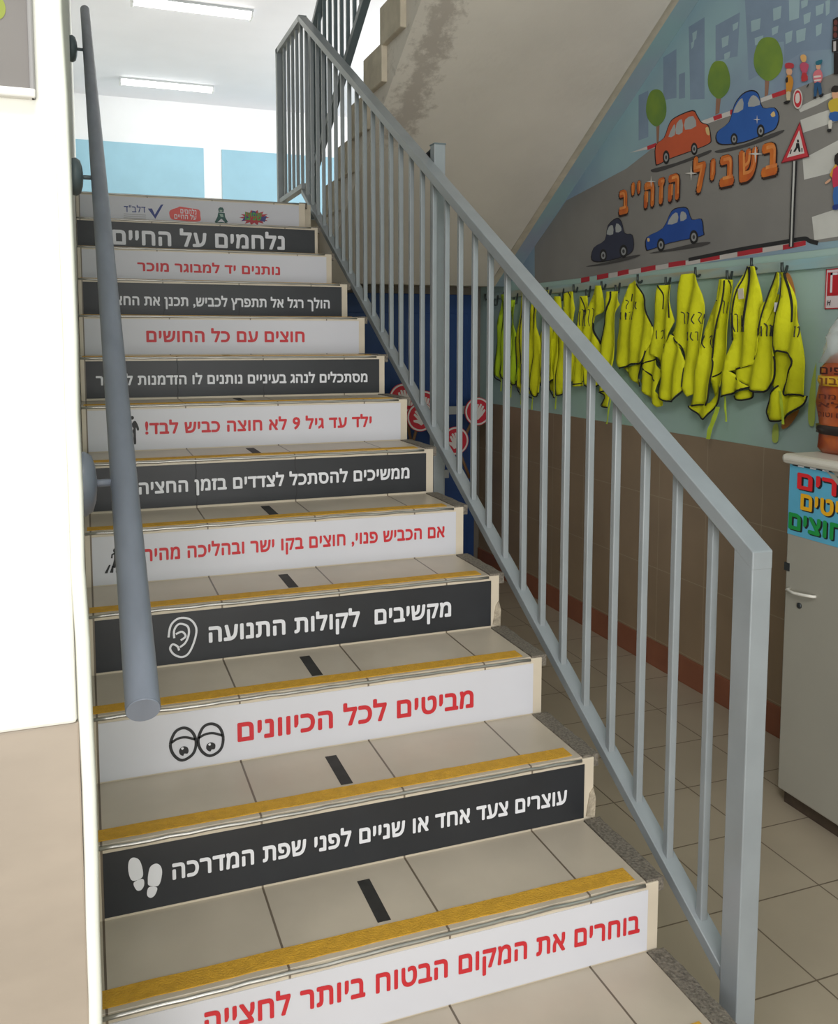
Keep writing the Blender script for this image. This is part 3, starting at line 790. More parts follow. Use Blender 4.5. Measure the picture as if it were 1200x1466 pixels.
# trees
for c, tr in ((((458, 440), 42, 76), [(458, 505), (472, 505), (468, 585), (460, 588)]), (((715, 325), 46, 78), [(704, 388), (724, 388), (716, 462), (700, 470)]), (((917, 240), 60, 90), [(904, 315), (922, 315), (916, 388), (902, 396)])):
    (cx, cy), rx, ry = c
    paint('painted_trunk', [A(tr)], (150, 112, 92))
    pts = [(cx + rx * math.cos(a) * (1 + 0.03 * math.sin(3 * a)), cy + ry * math.sin(a) * (1 + 0.02 * math.sin(5 * a))) for a in [2 * math.pi * i / 30 for i in range(30)]]
    paint('painted_crown', [A(pts)], (110, 142, 60), m2=mat('mural_leaf', (122, 150, 58), 0.75, rgb2=(92, 128, 64), scale=6))
def car(rgb, grid, body, wins, wheels, shadow, lamp=None):
    paint('painted_shadow', [smooth_closed(grid(shadow), 3)], (72, 70, 70))
    cx = sum(p[0] for p in body) / len(body); cy = sum(p[1] for p in body) / len(body)
    out = [(cx + (x - cx) * 1.035, cy + (y - cy) * 1.05) for x, y in body]
    c = paint('painted_car', [smooth_closed(grid(out), 3)], (36, 32, 36))
    paint('painted_car_body', [smooth_closed(grid(body), 3)], rgb, parent=c)
    for w in wins: paint('painted_car_window', [smooth_closed(grid(w), 2)], (168, 172, 172), parent=c)
    for x, y, rx, ry in wheels:
        paint('painted_wheel', [grid(ell(x, y, rx, ry, 18))], (34, 34, 36), parent=c)
        paint('painted_hub', [grid(ell(x, y, rx * 0.6, ry * 0.6, 16))], (150, 152, 154), parent=c)
        paint('painted_hub_centre', [grid(ell(x, y, rx * 0.3, ry * 0.3, 12))], (60, 60, 64), parent=c)
    if lamp: paint('painted_lamp', [smooth_closed(grid(lamp), 2)], (220, 190, 130), parent=c)
    return c
car((200, 92, 58), Cc, [(226, 495), (226, 405), (270, 365), (298, 292), (330, 258), (420, 222), (445, 250), (468, 285), (505, 302), (518, 370), (508, 395), (440, 425), (300, 475), (240, 505)],
    [[(292, 360), (318, 300), (328, 298), (326, 350)], [(332, 345), (336, 288), (365, 266), (368, 335)], [(382, 322), (382, 268), (425, 248), (442, 302)]],
    [(280, 470, 18, 38), (431, 425, 18, 34)], [(200, 535), (330, 500), (450, 455), (520, 430), (500, 455), (350, 510), (230, 550)], [(492, 312), (508, 310), (514, 350), (498, 345)])
car((44, 94, 172), Cc, [(553, 375), (560, 330), (620, 280), (648, 192), (690, 135), (740, 115), (776, 135), (798, 205), (860, 205), (884, 250), (868, 310), (820, 338), (700, 385), (585, 398)],
    [[(642, 232), (662, 180), (690, 152), (694, 212)], [(722, 198), (728, 158), (748, 136), (774, 152), (784, 188)]],
    [(646, 372, 19, 32), (789, 328, 21, 35)], [(545, 435), (700, 400), (840, 345), (915, 322), (880, 352), (720, 412), (580, 445)], [(842, 240), (860, 222), (868, 246), (852, 254)])
car((36, 78, 158), Cc, [(177, 960), (180, 898), (265, 850), (310, 762), (358, 742), (395, 748), (418, 805), (468, 802), (478, 865), (465, 892), (300, 928), (200, 962)],
    [[(288, 830), (315, 778), (342, 768), (342, 818)], [(358, 812), (361, 762), (385, 768), (391, 798)]],
    [(253, 940, 21, 36), (430, 898, 23, 38)], [(190, 985), (330, 955), (440, 930), (520, 925), (470, 948), (300, 975)], [(180, 905), (192, 905), (192, 920), (182, 922)])
car((52, 56, 76), A, [(197, 1060), (206, 1012), (250, 982), (262, 925), (298, 895), (318, 912), (330, 955), (360, 962), (364, 1018), (330, 1046), (240, 1068)],
    [[(257, 958), (266, 928), (282, 922), (283, 958)], [(294, 950), (296, 914), (313, 924), (317, 944)]],
    [(243, 1045, 15, 26), (326, 1028, 17, 27)], [(170, 1090), (260, 1072), (340, 1050), (395, 1042), (350, 1062), (240, 1085)])
# mural lettering: fat orange letters with dark rims
M_lete = mat('mural_letter', (216, 122, 44), 0.7, rgb2=(188, 82, 40), scale=9); M_leth = mat('mural_letter_light', (232, 156, 84), 0.7, rgb2=(214, 120, 60), scale=14); M_letd = mat('mural_letter_rim', (52, 34, 30), 0.8)
def bubble(s, pr, pl, height, shown=None):
    ur, vr = pr; ul, vl = pl
    L[0] += 0.0004; text('painted_lettering_rim', s, FW, ul - 0.01, ur + 0.01, vl - 0.012, vr - 0.012, height * 1.10, L[0], M_letd, mu, 0.092, gap=0.20, letters=True)
    L[0] += 0.0004; text('painted_lettering', s, FW, ul, ur, vl, vr, height, L[0], M_lete, mu, 0.064, gap=0.20, letters=True)
    L[0] += 0.0004; text('painted_lettering_highlight', s, FW, ul + 0.006, ur - 0.002, vl + height * 0.22, vr + height * 0.22, height * 0.7, L[0], M_leth, mu, 0.004, gap=0.36, letters=True)
bubble('בשביל', Cc([(880, 560)])[0], Cc([(425, 668)])[0], 0.145)
bubble('הזה"ב', Cc([(352, 695)])[0], Cc([(30, 782)])[0], 0.135)
# warning sign
paint('painted_sign_pole', [Cc([(962, 490), (990, 490), (970, 950), (944, 950)])], (40, 40, 42))
paint('painted_sign_pole_light', [Cc([(968, 490), (979, 490), (960, 950), (952, 950)])], (196, 196, 192))
sg = paint('painted_warning_sign', [Cc([(1003, 278), (1055, 468), (901, 504)])], (120, 30, 40))
paint('painted_sign_red', [Cc([(1003, 288), (1048, 464), (908, 497)])], (200, 56, 66), parent=sg)
paint('painted_sign_white', [Cc([(1000, 325), (1028, 448), (934, 472)])], (220, 214, 210), parent=sg)
paint('painted_sign_figure', [Cc(p) for p in ([(988, 375), (998, 375), (1000, 390), (988, 392)], [(984, 394), (1000, 394), (1008, 440), (998, 442), (992, 420), (978, 442), (968, 440), (982, 415)], [(955, 430), (962, 428), (955, 452), (948, 452)], [(1012, 420), (1018, 420), (1018, 440), (1012, 442)])], (34, 34, 36), parent=sg)
for X, Y, r in ((420, 556, 34), (766, 452, 40), (205, 600, 26), (775, 268, 20)):
    pts = []
    for i in range(8):
        a_ = math.pi * i / 4; rr = r if i % 2 == 0 else r * 0.16
        pts.append((X + rr * math.cos(a_), Y + rr * math.sin(a_) * 1.25))
    paint('painted_sparkle', [Cc(pts)], (214, 210, 204), h=L[0] + 0.0012)
# children of the mural: grid at 1090,0 scale 4.582
def K(pts): return P(FW, pts, 1090, 0, 4.582)
def child(body, label=None):
    first = None
    for rgb, poly in body:
        o = paint('painted_child' if first is None else 'painted_clothing', [smooth_closed(K(poly), 2)], rgb, parent=first)
        if first is None: first = o
skin = (222, 172, 140)
child([(skin, [(176, 455), (212, 455), (210, 490), (180, 490)]), ((190, 60, 70), [(168, 420), (196, 412), (224, 422), (222, 445), (196, 452), (172, 448)]), ((206, 140, 50), [(178, 500), (208, 498), (222, 540), (205, 605), (175, 605)]), ((40, 34, 34), [(170, 520), (185, 505), (186, 540), (172, 542)]), ((206, 190, 160), [(176, 606), (204, 606), (198, 660), (180, 660)]), ((34, 32, 34), [(156, 675), (182, 660), (204, 662), (180, 686)])])
child([((226, 176, 110), [(268, 370), (290, 358), (308, 372), (304, 405), (280, 408)]), ((192, 82, 110), [(264, 430), (290, 408), (322, 425), (318, 455), (308, 480), (282, 480)]), ((186, 56, 60), [(280, 482), (308, 482), (318, 525), (276, 535)]), ((40, 40, 42), [(308, 572), (324, 548), (324, 560), (312, 575)])])
child([(skin, [(372, 425), (400, 425), (398, 455), (376, 455)]), ((40, 110, 130), [(370, 405), (412, 392), (410, 412), (400, 425), (374, 428)]), ((216, 120, 130), [(352, 490), (375, 460), (402, 460), (416, 500), (400, 545), (362, 545)]), ((226, 214, 210), [(360, 500), (402, 496), (402, 506), (360, 512)]), ((226, 214, 210), [(362, 525), (402, 520), (402, 530), (362, 535)]), ((44, 88, 130), [(362, 548), (402, 545), (410, 620), (392, 622), (382, 570), (374, 635), (358, 635)]), ((34, 32, 40), [(356, 640), (374, 632), (372, 648), (358, 650)]), ((34, 32, 40), [(392, 628), (420, 612), (420, 630), (400, 642)])])
child([(skin, [(478, 600), (520, 600), (518, 645), (484, 650)]), ((40, 36, 36), [(474, 580), (495, 562), (530, 570), (530, 602), (476, 606)]), ((206, 178, 60), [(452, 680), (480, 652), (530, 650), (530, 735), (470, 738)]), ((50, 100, 170), [(462, 742), (530, 735), (530, 790), (466, 792)]), ((220, 216, 206), [(455, 795), (478, 792), (474, 845), (456, 848)]), ((34, 32, 34), [(446, 850), (472, 846), (470, 866), (450, 868)])])
child([((40, 34, 34), [(496, 1020), (540, 1000), (540, 1075), (498, 1080)]), ((222, 164, 60), [(462, 1150), (495, 1085), (510, 1090), (500, 1170)]), ((206, 60, 90), [(486, 1110), (560, 1090), (560, 1230), (486, 1230)]), ((60, 110, 180), [(490, 1232), (560, 1230), (560, 1340), (492, 1345)]), ((40, 60, 130), [(482, 1350), (520, 1340), (516, 1375), (486, 1375)]), (skin, [(432, 1198), (466, 1172), (470, 1185), (440, 1208)])])
pd = paint('painted_stop_paddle', [K(ell(253, 650, 32, 66, 24))], (214, 206, 202))
paint('painted_paddle_red', [K(ell(253, 650, 25, 56, 24))], (200, 50, 60), parent=pd)
paint('painted_paddle_hand', [smooth_closed(K([(240, 620), (262, 612), (266, 660), (252, 680), (238, 668)]), 2)], (226, 216, 212), parent=pd)
paint('painted_traffic_light', [K(p) for p in ([(484, 130), (510, 115), (530, 112), (530, 250), (482, 260)], [(478, 265), (530, 255), (530, 340), (478, 345)], [(490, 345), (530, 345), (530, 488), (490, 490)])], (40, 34, 34))
paint('painted_traffic_lamp', [K(ell(503, 150, 13, 18)), K(ell(500, 190, 13, 18)), K(ell(500, 232, 13, 18))], (110, 60, 56))
paint('painted_light_panel', [K([(488, 275), (505, 272), (505, 335), (488, 338)])], (196, 190, 190))
# sprayed streaks lower on the wall
paint('painted_orange_streak', [smooth_closed(P(FW, p, 900, 360, 4), 3) for p in ([(905, 130), (935, 130), (965, 220), (985, 420), (960, 330), (930, 200)], [(890, 1015), (900, 960), (985, 905), (975, 940), (930, 1000)])], (196, 130, 70), parent=wr)
paint('painted_lime_streak', [smooth_closed(P(FW, p, 900, 360, 4), 3) for p in ([(1040, 960), (1050, 800), (1085, 640), (1085, 700), (1080, 960), (1060, 1000)], [(835, 1085), (840, 1000), (868, 990), (868, 1085)])], (178, 196, 90), parent=wr)

# ------------------------------------------------------------------ coat hooks and their board
hb = tag(obj('hook_board', B(WALLX - 0.018, WALLX - 0.0035, -1.0, 4.55, 1.722, 1.768), mat('aqua_board_paint', (150, 186, 192), 0.7, rgb2=(176, 166, 130), scale=3.5, stretch=(1, 0.35, 3), noise=0.1), None, bevel=0.003), 'long pale blue wooden hook board on the right wall under the mural', 'hook board')
M_hook = mat('dark_steel_hook', (70, 78, 76), 0.45, metal=0.6)
HOOKS = [(1120.7, 381), (1077, 374), (1042, 392), (996.5, 387), (954, 401), (914, 397), (882, 412), (862, 406.6), (840, 418), (822, 411), (802, 424)]
hp = [at(x, yv, 0, 2.815) for x, yv in HOOKS]
yy = hp[-1].y
while yy < 4.35:
    yy += 0.16; hp.append(Vector((2.815, yy, 1.745 if len(hp) % 2 else 1.70)))
for i, h_ in enumerate(hp):
    k = obj('hook', tube(bmesh.new(), [(WALLX - 0.018, h_.y, 1.745), (2.83, h_.y, h_.z - 0.028), (2.818, h_.y, h_.z - 0.028), (2.812, h_.y, h_.z - 0.015), (2.811, h_.y, h_.z + 0.016)], 0.0065, 8), M_hook, hb, True)

# ------------------------------------------------------------------ safety vests
VG = 'yellow safety vests on the hook board'
def fold(y, z, ph, amp=0.012):
    return amp * math.sin(y * 58 + ph + z * 7) + 0.5 * amp * math.sin(y * 23 - z * 16 + ph * 2)
def cloth(name, outline, xd, ph, parent, material, trims=(), amp=0.012, tw=0.0042, step=0.016):
    """hanging cloth panel with folds; outline and trims in (y, z)"""
    pts = [Vector(p) for p in outline]
    # densify the rim
    rim = []
    for a, b in zip(pts, pts[1:] + pts[:1]):
        n = max(1, int((b - a).length / step))
        for i in range(n): rim.append(a + (b - a) * i / n)
    ys = [p.x for p in rim]; zs = [p.y for p in rim]
    V = list(rim); nr = len(rim)
    def inside(q):
        c = False; j = nr - 1
        for i in range(nr):
            if (rim[i].y > q.y) != (rim[j].y > q.y) and q.x < (rim[j].x - rim[i].x) * (q.y - rim[i].y) / (rim[j].y - rim[i].y) + rim[i].x: c = not c
            j = i
        return c
    yv = min(ys); 
    while yv < max(ys):
        zv = min(zs)
        while zv < max(zs):
            q = Vector((yv, zv))
            if inside(q) and min((q - r).length for r in rim) > step * 0.45: V.append(q)
            zv += step
        yv += step
    r = delaunay_2d_cdt(V, [], [list(range(nr))], 1, 1e-6)
    bm = bmesh.new()
    vs = [bm.verts.new((xd + fold(v.x, v.y, ph, amp), v.x, v.y)) for v in r[0]]
    for f in r[2]:
        try: bm.faces.new([vs[i] for i in f])
        except ValueError: pass
    bm.normal_update()
    o = obj(name, bm, material, parent, True)
    md = o.modifiers.new('thickness', 'SOLIDIFY'); md.thickness = 0.0022
    for t in trims:
        w = tw
        if isinstance(t, tuple): t, w = t
        P_ = smooth_open([Vector(p) for p in t], 5)
        bm = bmesh.new(); tube(bm, [(xd + fold(p.x, p.y, ph, amp) - 0.0015, p.x, p.y) for p in P_], w, 6)
        obj('black_binding', bm, M_bind, o, True)
    return o
def vp(xd, pts, z=2):
    out = []
    for X, Y in pts:
        if z == 2: p = at(900 + X / 4, 360 + Y / 4, 0, xd)
        else: p = at(680 + X / 4.615, 360 + Y / 4.615, 0, xd)
        out.append((p.y, p.z))
    return out
def ribbon(pts, xd, w, parent, name='tie_ribbon'):
    P_ = smooth_open([Vector(p) for p in pts], 5); bm = bmesh.new(); prev = None
    for i, p in enumerate(P_):
        a = bm.verts.new((xd, p.x - w / 2, p.y)); b = bm.verts.new((xd + 0.002 * math.sin(i), p.x + w / 2, p.y))
        if prev: bm.faces.new([prev[0], prev[1], b, a])
        prev = (a, b)
    o = obj(name, bm, M_tie, parent); md = o.modifiers.new('thickness', 'SOLIDIFY'); md.thickness = 0.0015
def scribble(cx, cy, w, h, n, xd, ph, parent, seed, z=2, amp=0.012):
    """handwritten marker strokes"""
    rg = random.Random(seed); bm = bmesh.new()
    for i in range(n):
        x = cx + w * (i / max(1, n - 1) - 0.5); 
        pts = [(x - w / n * 0.3, cy - h * 0.5 + rg.uniform(-.2, .2) * h), (x + w / n * 0.3, cy - h * 0.45), (x + w / n * 0.25 * rg.uniform(-1, 1), cy + h * 0.1), (x + rg.uniform(-.4, .4) * w / n, cy + h * 0.5)]
        if rg.random() < 0.35: pts = pts[1:]
        q_ = smooth_open([Vector(p) for p in vp(xd, pts, z)], 4)
        tube(bm, [(xd + fold(p.x, p.y, ph, amp) - 0.0022, p.x, p.y) for p in q_], 0.0029, 5)
    obj('marker_writing', bm, M_bprint, parent, True)
def vest(hook, label):
    return thing('safety_vest', label, 'vest', tuple(hp[hook]), VG)

# each visible vest drawn after its own hang
v = vest(0, 'yellow safety vest at the right end of the hooks, its hem curled over')
cloth('back_panel', vp(2.800, [(760, 330), (830, 240), (880, 260), (850, 380), (820, 470), (850, 600), (835, 740), (770, 800), (700, 790), (640, 740), (580, 682), (640, 672), (700, 642), (735, 590), (748, 500)]), 2.800, 0.4, v, M_vest,
      [vp(2.800, [(752, 440), (748, 500), (735, 590), (700, 642), (640, 672), (580, 682), (640, 740), (700, 790), (770, 802), (835, 742), (852, 640), (850, 600)])])
cloth('front_panel', vp(2.782, [(850, 118), (905, 122), (950, 300), (985, 430), (1003, 640), (1005, 828), (878, 820), (882, 765), (955, 640), (938, 600), (870, 570), (850, 575), (818, 490), (850, 380), (880, 260), (862, 160)]), 2.782, 1.3, v, M_vest,
      [vp(2.782, [(855, 572), (870, 570), (938, 598), (955, 640), (920, 705), (882, 765), (876, 820), (940, 818), (1005, 828)]), (vp(2.782, [(902, 124), (915, 200), (922, 300), (924, 405)]), 0.006), vp(2.782, [(862, 150), (878, 250), (850, 380), (820, 490), (835, 545), (855, 575)])])
cloth('inner_lining', vp(2.803, [(840, 560), (900, 560), (960, 610), (1000, 820), (985, 860), (880, 850), (825, 760)]), 2.803, 0.9, v, M_vest, amp=0.004)
cloth('curled_hem', vp(2.796, [(1005, 828), (985, 880), (930, 930), (860, 968), (800, 962), (775, 920), (800, 850), (870, 770), (882, 820)]), 2.796, 2.0, v, M_vest,
      [vp(2.796, [(1005, 828), (985, 880), (930, 930), (860, 970), (800, 962), (775, 920), (800, 850), (870, 768)])])
cloth('shoulder_strap', vp(2.790, [(845, 118), (866, 122), (868, 190), (820, 330), (775, 450), (752, 470), (770, 370), (805, 230)]), 2.790, 0.1, v, M_vest, [vp(2.790, [(845, 118), (805, 230), (770, 370), (750, 480)])], amp=0.006)
ribbon(vp(2.775, [(868, 800), (878, 880), (886, 990)]), 2.775, 0.014, v)
obj('care_label', prism(bmesh.new(), vp(2.775, [(842, 292), (858, 292), (852, 350), (838, 345)]), 0, 2.770, 2.772), M_wprint, v)['label'] = 'small white care label'
scribble(972, 460, 20, 60, 2, 2.782, 1.3, v, 5)
scribble(800, 455, 60, 60, 4, 2.790, 0.4, v, 6)

v = vest(1, 'yellow safety vest second from the right, wide black shoulder band and pale tag')
cloth('front_panel', vp(2.788, [(668, 85), (735, 85), (752, 290), (745, 430), (742, 560), (702, 645), (640, 672), (582, 684), (685, 778), (525, 832), (560, 650), (602, 500), (592, 380), (622, 220)]), 2.788, 2.2, v, M_vest,
      [vp(2.788, [(525, 832), (600, 810), (685, 776)]), (vp(2.788, [(676, 88), (684, 180), (682, 300), (672, 430)]), 0.009), vp(2.788, [(668, 85), (650, 160), (630, 230), (605, 380), (598, 510)])])
cloth('back_panel', vp(2.806, [(600, 815), (712, 780), (704, 828), (652, 850), (612, 842)]), 2.806, 1.0, v, M_vest, [vp(2.806, [(600, 828), (612, 842), (652, 851), (704, 830), (712, 800)])])
ribbon(vp(2.80, [(552, 830), (556, 900), (560, 975)]), 2.80, 0.012, v)
obj('paper_tag', prism(bmesh.new(), vp(2.772, [(630, 215), (660, 210), (664, 270), (634, 274)]), 0, 2.768, 2.770), mat('cream_tag', (214, 206, 186), 0.7), v)['label'] = 'small cream paper tag'
scribble(640, 410, 70, 100, 5, 2.788, 2.2, v, 11)

v = vest(2, 'narrow folded yellow safety vest third from the right, with a hanging lime ribbon')
cloth('back_panel', vp(2.806, [(532, 160), (582, 162), (592, 245), (590, 380), (560, 640), (525, 830), (490, 840), (480, 700), (500, 500), (520, 300)]), 2.806, 0.7, v, M_vest, [vp(2.806, [(562, 165), (575, 200), (580, 240)]), vp(2.806, [(490, 718), (535, 690)])])
cloth('front_panel', vp(2.788, [(530, 158), (558, 158), (535, 330), (510, 480), (484, 605), (488, 640), (480, 740), (465, 866), (345, 886), (372, 760), (405, 640), (440, 450), (500, 260)]), 2.788, 3.0, v, M_vest,
      [vp(2.788, [(556, 165), (535, 330), (510, 480), (482, 605), (490, 640), (480, 740), (465, 866), (400, 878), (345, 886)])])
cloth('curled_hem', vp(2.800, [(345, 886), (465, 868), (526, 770), (516, 850), (460, 928), (430, 960)]), 2.800, 1.0, v, M_vest, [vp(2.800, [(345, 886), (390, 922), (430, 960), (460, 928), (516, 850), (526, 770)])], amp=0.006)
ribbon(vp(2.79, [(512, 890), (490, 960), (470, 1010), (455, 1075)]), 2.79, 0.030, v)
scribble(460, 515, 55, 75, 3, 2.788, 3.0, v, 15); scribble(545, 320, 40, 70, 3, 2.806, 0.7, v, 16)

v = vest(3, 'broad yellow safety vest fourth from the right, a lapel folded open with black edge')
cloth('front_panel', vp(2.790, [(312, 132), (352, 124), (392, 138), (412, 250), (436, 430), (422, 600), (362, 818), (342, 832), (322, 780), (320, 660), (300, 560), (242, 472), (262, 430), (282, 250)]), 2.790, 4.1, v, M_vest,
      [vp(2.790, [(242, 472), (280, 515), (302, 560), (320, 660), (322, 775)])])
cloth('lapel', vp(2.778, [(240, 474), (278, 516), (302, 562), (318, 660), (322, 770), (255, 855), (200, 852), (162, 805), (172, 740), (195, 640), (222, 540)]), 2.778, 0.5, v, M_vest,
      [vp(2.778, [(322, 770), (290, 820), (252, 857), (200, 852), (162, 805), (168, 760)])])
scribble(370, 385, 110, 60, 6, 2.790, 4.1, v, 21); scribble(360, 485, 60, 50, 4, 2.790, 4.1, v, 22)

v = vest(4, 'crumpled yellow safety vest fifth from the right, half behind the folded lapel')
cloth('front_panel', vp(2.800, [(180, 195), (228, 190), (248, 300), (262, 400), (236, 480), (216, 560), (190, 690), (166, 606), (132, 582), (120, 500), (150, 380)]), 2.800, 5.0, v, M_vest, [vp(2.800, [(182, 195), (200, 250), (196, 330)]), vp(2.800, [(222, 192), (242, 300), (246, 380)])])
cloth('back_panel', vp(2.806, [(120, 500), (132, 582), (190, 690), (165, 800), (205, 880), (165, 892), (75, 795), (55, 740), (92, 655)]), 2.806, 1.1, v, M_vest, [vp(2.806, [(130, 580), (165, 602), (192, 682)]), vp(2.806, [(165, 742), (90, 656), (165, 612)])])
scribble(185, 475, 50, 50, 3, 2.800, 5.0, v, 25); scribble(210, 545, 30, 30, 2, 2.800, 5.0, v, 26)

v = vest(5, 'large smooth yellow safety vest sixth from the right, rounded top, nearest above the railing')
q1 = lambda pts, x=2.786: vp(x, pts, 1)
cloth('front_panel', q1([(1020, 215), (1048, 190), (1078, 205), (1130, 350), (1166, 500), (1166, 560), (1132, 660), (1110, 735), (1040, 740), (965, 768), (932, 720), (930, 600), (945, 450), (990, 330)]), 2.786, 0.9, v, M_vest,
      [q1([(965, 770), (1040, 742), (1110, 735), (1132, 655)]), q1([(1082, 215), (1130, 350), (1166, 495)]), q1([(1030, 280), (1025, 330)])], amp=0.010)
cloth('back_panel', q1([(985, 770), (1112, 738), (1078, 830), (1092, 892), (1040, 850)], 2.806), 2.806, 0.2, v, M_vest, [q1([(1112, 738), (1078, 830), (1094, 892)], 2.806)], amp=0.006)
scribble(0, 0, 1, 1, 2, 2.786, 0.9, v, 31) if False else None
bm_ = None
scribble(1040, 355, 60, 50, 4, 2.786, 0.9, v, 32, 1); scribble(1010, 425, 60, 50, 4, 2.786, 0.9, v, 33, 1)

v = vest(6, 'yellow safety vest seventh from the right, black edge making a V at its neck')
cloth('front_panel', q1([(885, 265), (935, 262), (965, 350), (938, 420), (930, 600), (925, 720), (900, 905), (830, 930), (826, 740), (826, 610), (862, 460)], 2.796), 2.796, 2.9, v, M_vest, [(q1([(905, 265), (900, 330), (866, 440), (828, 612)], 2.796), 0.006), q1([(830, 930), (870, 915), (900, 906)], 2.796)])
cloth('back_panel', q1([(830, 930), (900, 908), (880, 1030), (835, 1025), (858, 970)], 2.808), 2.808, 0.2, v, M_vest, [q1([(832, 935), (860, 960), (835, 1020), (880, 1030)], 2.808)], amp=0.004)
ribbon(q1([(905, 930), (885, 1050), (872, 1140)], 2.80), 2.80, 0.012, v)
scribble(985, 430, 40, 40, 3, 2.786, 2.9, v, 36, 1)
v = vest(7, 'yellow safety vest eighth from the right, open side trimmed in black')
cloth('front_panel', q1([(790, 225), (838, 225), (852, 390), (800, 430), (775, 470), (822, 612), (830, 860), (760, 908), (725, 880), (722, 740), (735, 450), (762, 330)], 2.802), 2.802, 1.9, v, M_vest, [(q1([(772, 475), (795, 520), (822, 612)], 2.802), 0.006), q1([(725, 882), (760, 908), (830, 862)], 2.802)])
scribble(750, 440, 40, 110, 4, 2.802, 1.9, v, 37, 1)
v = vest(8, 'slim yellow safety vest ninth from the right with reddish print')
cloth('front_panel', q1([(695, 298), (738, 292), (745, 400), (738, 500), (722, 700), (722, 890), (662, 892), (664, 680), (680, 450)], 2.806), 2.806, 3.3, v, M_vest, [q1([(662, 878), (692, 872), (722, 858)], 2.806), q1([(712, 300), (722, 380), (715, 500)], 2.806)])
scribble(700, 440, 26, 100, 3, 2.806, 3.3, v, 38, 1)
v = vest(9, 'yellow safety vest tenth from the right, seen between two railing bars')
cloth('front_panel', q1([(600, 278), (630, 262), (662, 266), (666, 380), (652, 470), (665, 700), (662, 870), (590, 845), (555, 832), (582, 650), (590, 480), (590, 380)], 2.804), 2.804, 4.4, v, M_vest, [q1([(618, 268), (630, 330), (625, 440)], 2.804), q1([(590, 640), (575, 760), (555, 832)], 2.804)])
# the rest, hanging behind the railing bars further along the board
FAR = ['eleventh from the right', 'twelfth from the right, mostly behind the bars', 'thirteenth from the right, behind the bars', 'fourteenth from the right, behind the bars', 'fifteenth from the right, near the navy door', 'at the far left end of the hooks, lime coloured']
for i in range(10, min(len(hp), 16)):
    h_ = hp[i]; rg = random.Random(100 + i)
    v = vest(i, 'yellow safety vest ' + FAR[min(i - 10, 5)])
    w = 0.105 + rg.uniform(-0.01, 0.015); Lb = 0.60 + rg.uniform(-0.05, 0.06); y_, z_ = h_.y, h_.z
    mt = M_vest2 if i >= 14 else M_vest
    xd = 2.800
    f = [(y_ + 0.02, z_), (y_ - 0.02, z_ - 0.003), (y_ - 0.05, z_ - 0.16), (y_ - w * 0.85, z_ - 0.30), (y_ - w, z_ - Lb), (y_ - w * 0.2, z_ - Lb - 0.03), (y_ + w * 0.15, z_ - Lb + 0.03), (y_ + 0.01, z_ - 0.25)]
    cloth('front_panel', f, xd, rg.uniform(0, 6), v, mt, [[f[4], f[5], f[6]], [f[6], f[7], (y_ + 0.005, z_ - 0.05)]], step=0.022)
    b = [(y_ + 0.02, z_), (y_ + 0.0, z_ - 0.1), (y_ + 0.0, z_ - 0.4), (y_ + w * 0.3, z_ - Lb - 0.05), (y_ + w, z_ - Lb + 0.0), (y_ + w * 0.9, z_ - 0.3), (y_ + 0.05, z_ - 0.14)]
    cloth('back_panel', b, xd + 0.012, rg.uniform(0, 6), v, mt, [[b[3], b[4], b[5]]], step=0.022)
    ribbon([(y_, z_ - Lb + 0.02), (y_ + 0.01, z_ - Lb - 0.12)], 2.80, 0.014, v)

# ------------------------------------------------------------------ red and white notice, cut by the photo edge
Fs = Face((WALLX - 0.003, 0, 0), (0, -1, 0), (0, 0, 1), (-1, 0, 0))
s0 = Fs.px(1184, 387); 
ux, uz = s0
nt_ = thing('wall_notice', 'white notice with a red panel on the wall, cut by the right edge', 'sign', (WALLX, -ux, uz - 0.15))
obj('plate', B(WALLX - 0.006, WALLX, -ux - 0.22, -ux, uz - 0.158, uz + 0.004), mat('white_plate', (226, 214, 216), 0.4), nt_, bevel=0.001)
bm = bmesh.new()
for a in ((-ux - 0.22, -ux, uz, uz + 0.004), (-ux - 0.22, -ux, uz - 0.158, uz - 0.154), (-ux - 0.004, -ux, uz - 0.158, uz + 0.004)):
    box(bm, WALLX - 0.007, WALLX - 0.005, *a)
obj('red_border', bm, mat('notice_red', (190, 36, 46), 0.5), nt_)
obj('red_panel', B(WALLX - 0.0072, WALLX - 0.005, -ux - 0.21, -ux - 0.010, uz - 0.105, uz - 0.010), mat('notice_red', (190, 36, 46), 0.5), nt_)
bm = bmesh.new(); box(bm, WALLX - 0.0078, WALLX - 0.007, -ux - 0.036, -ux - 0.026, uz - 0.092, uz - 0.012); box(bm, WALLX - 0.0078, WALLX - 0.007, -ux - 0.062, -ux - 0.026, uz - 0.022, uz - 0.012)
obj('white_pictogram', bm, M_wprint, nt_)
bm = bmesh.new()
Fn = Face((WALLX - 0.0066, 0, 0), (0, -1, 0), (0, 0, 1), (-1, 0, 0))
for pts in ([(0, 0), (0.004, 0.02)], [(0.012, 0.0), (0.016, 0.02)], [(0.002, 0.010), (0.014, 0.012)]):
    flat(bm, Fn, stroke([(ux + 0.014 + a, uz - 0.143 + b) for a, b in pts], 0.004), 0.0008)
obj('marker_writing', bm, M_bprint, nt_)

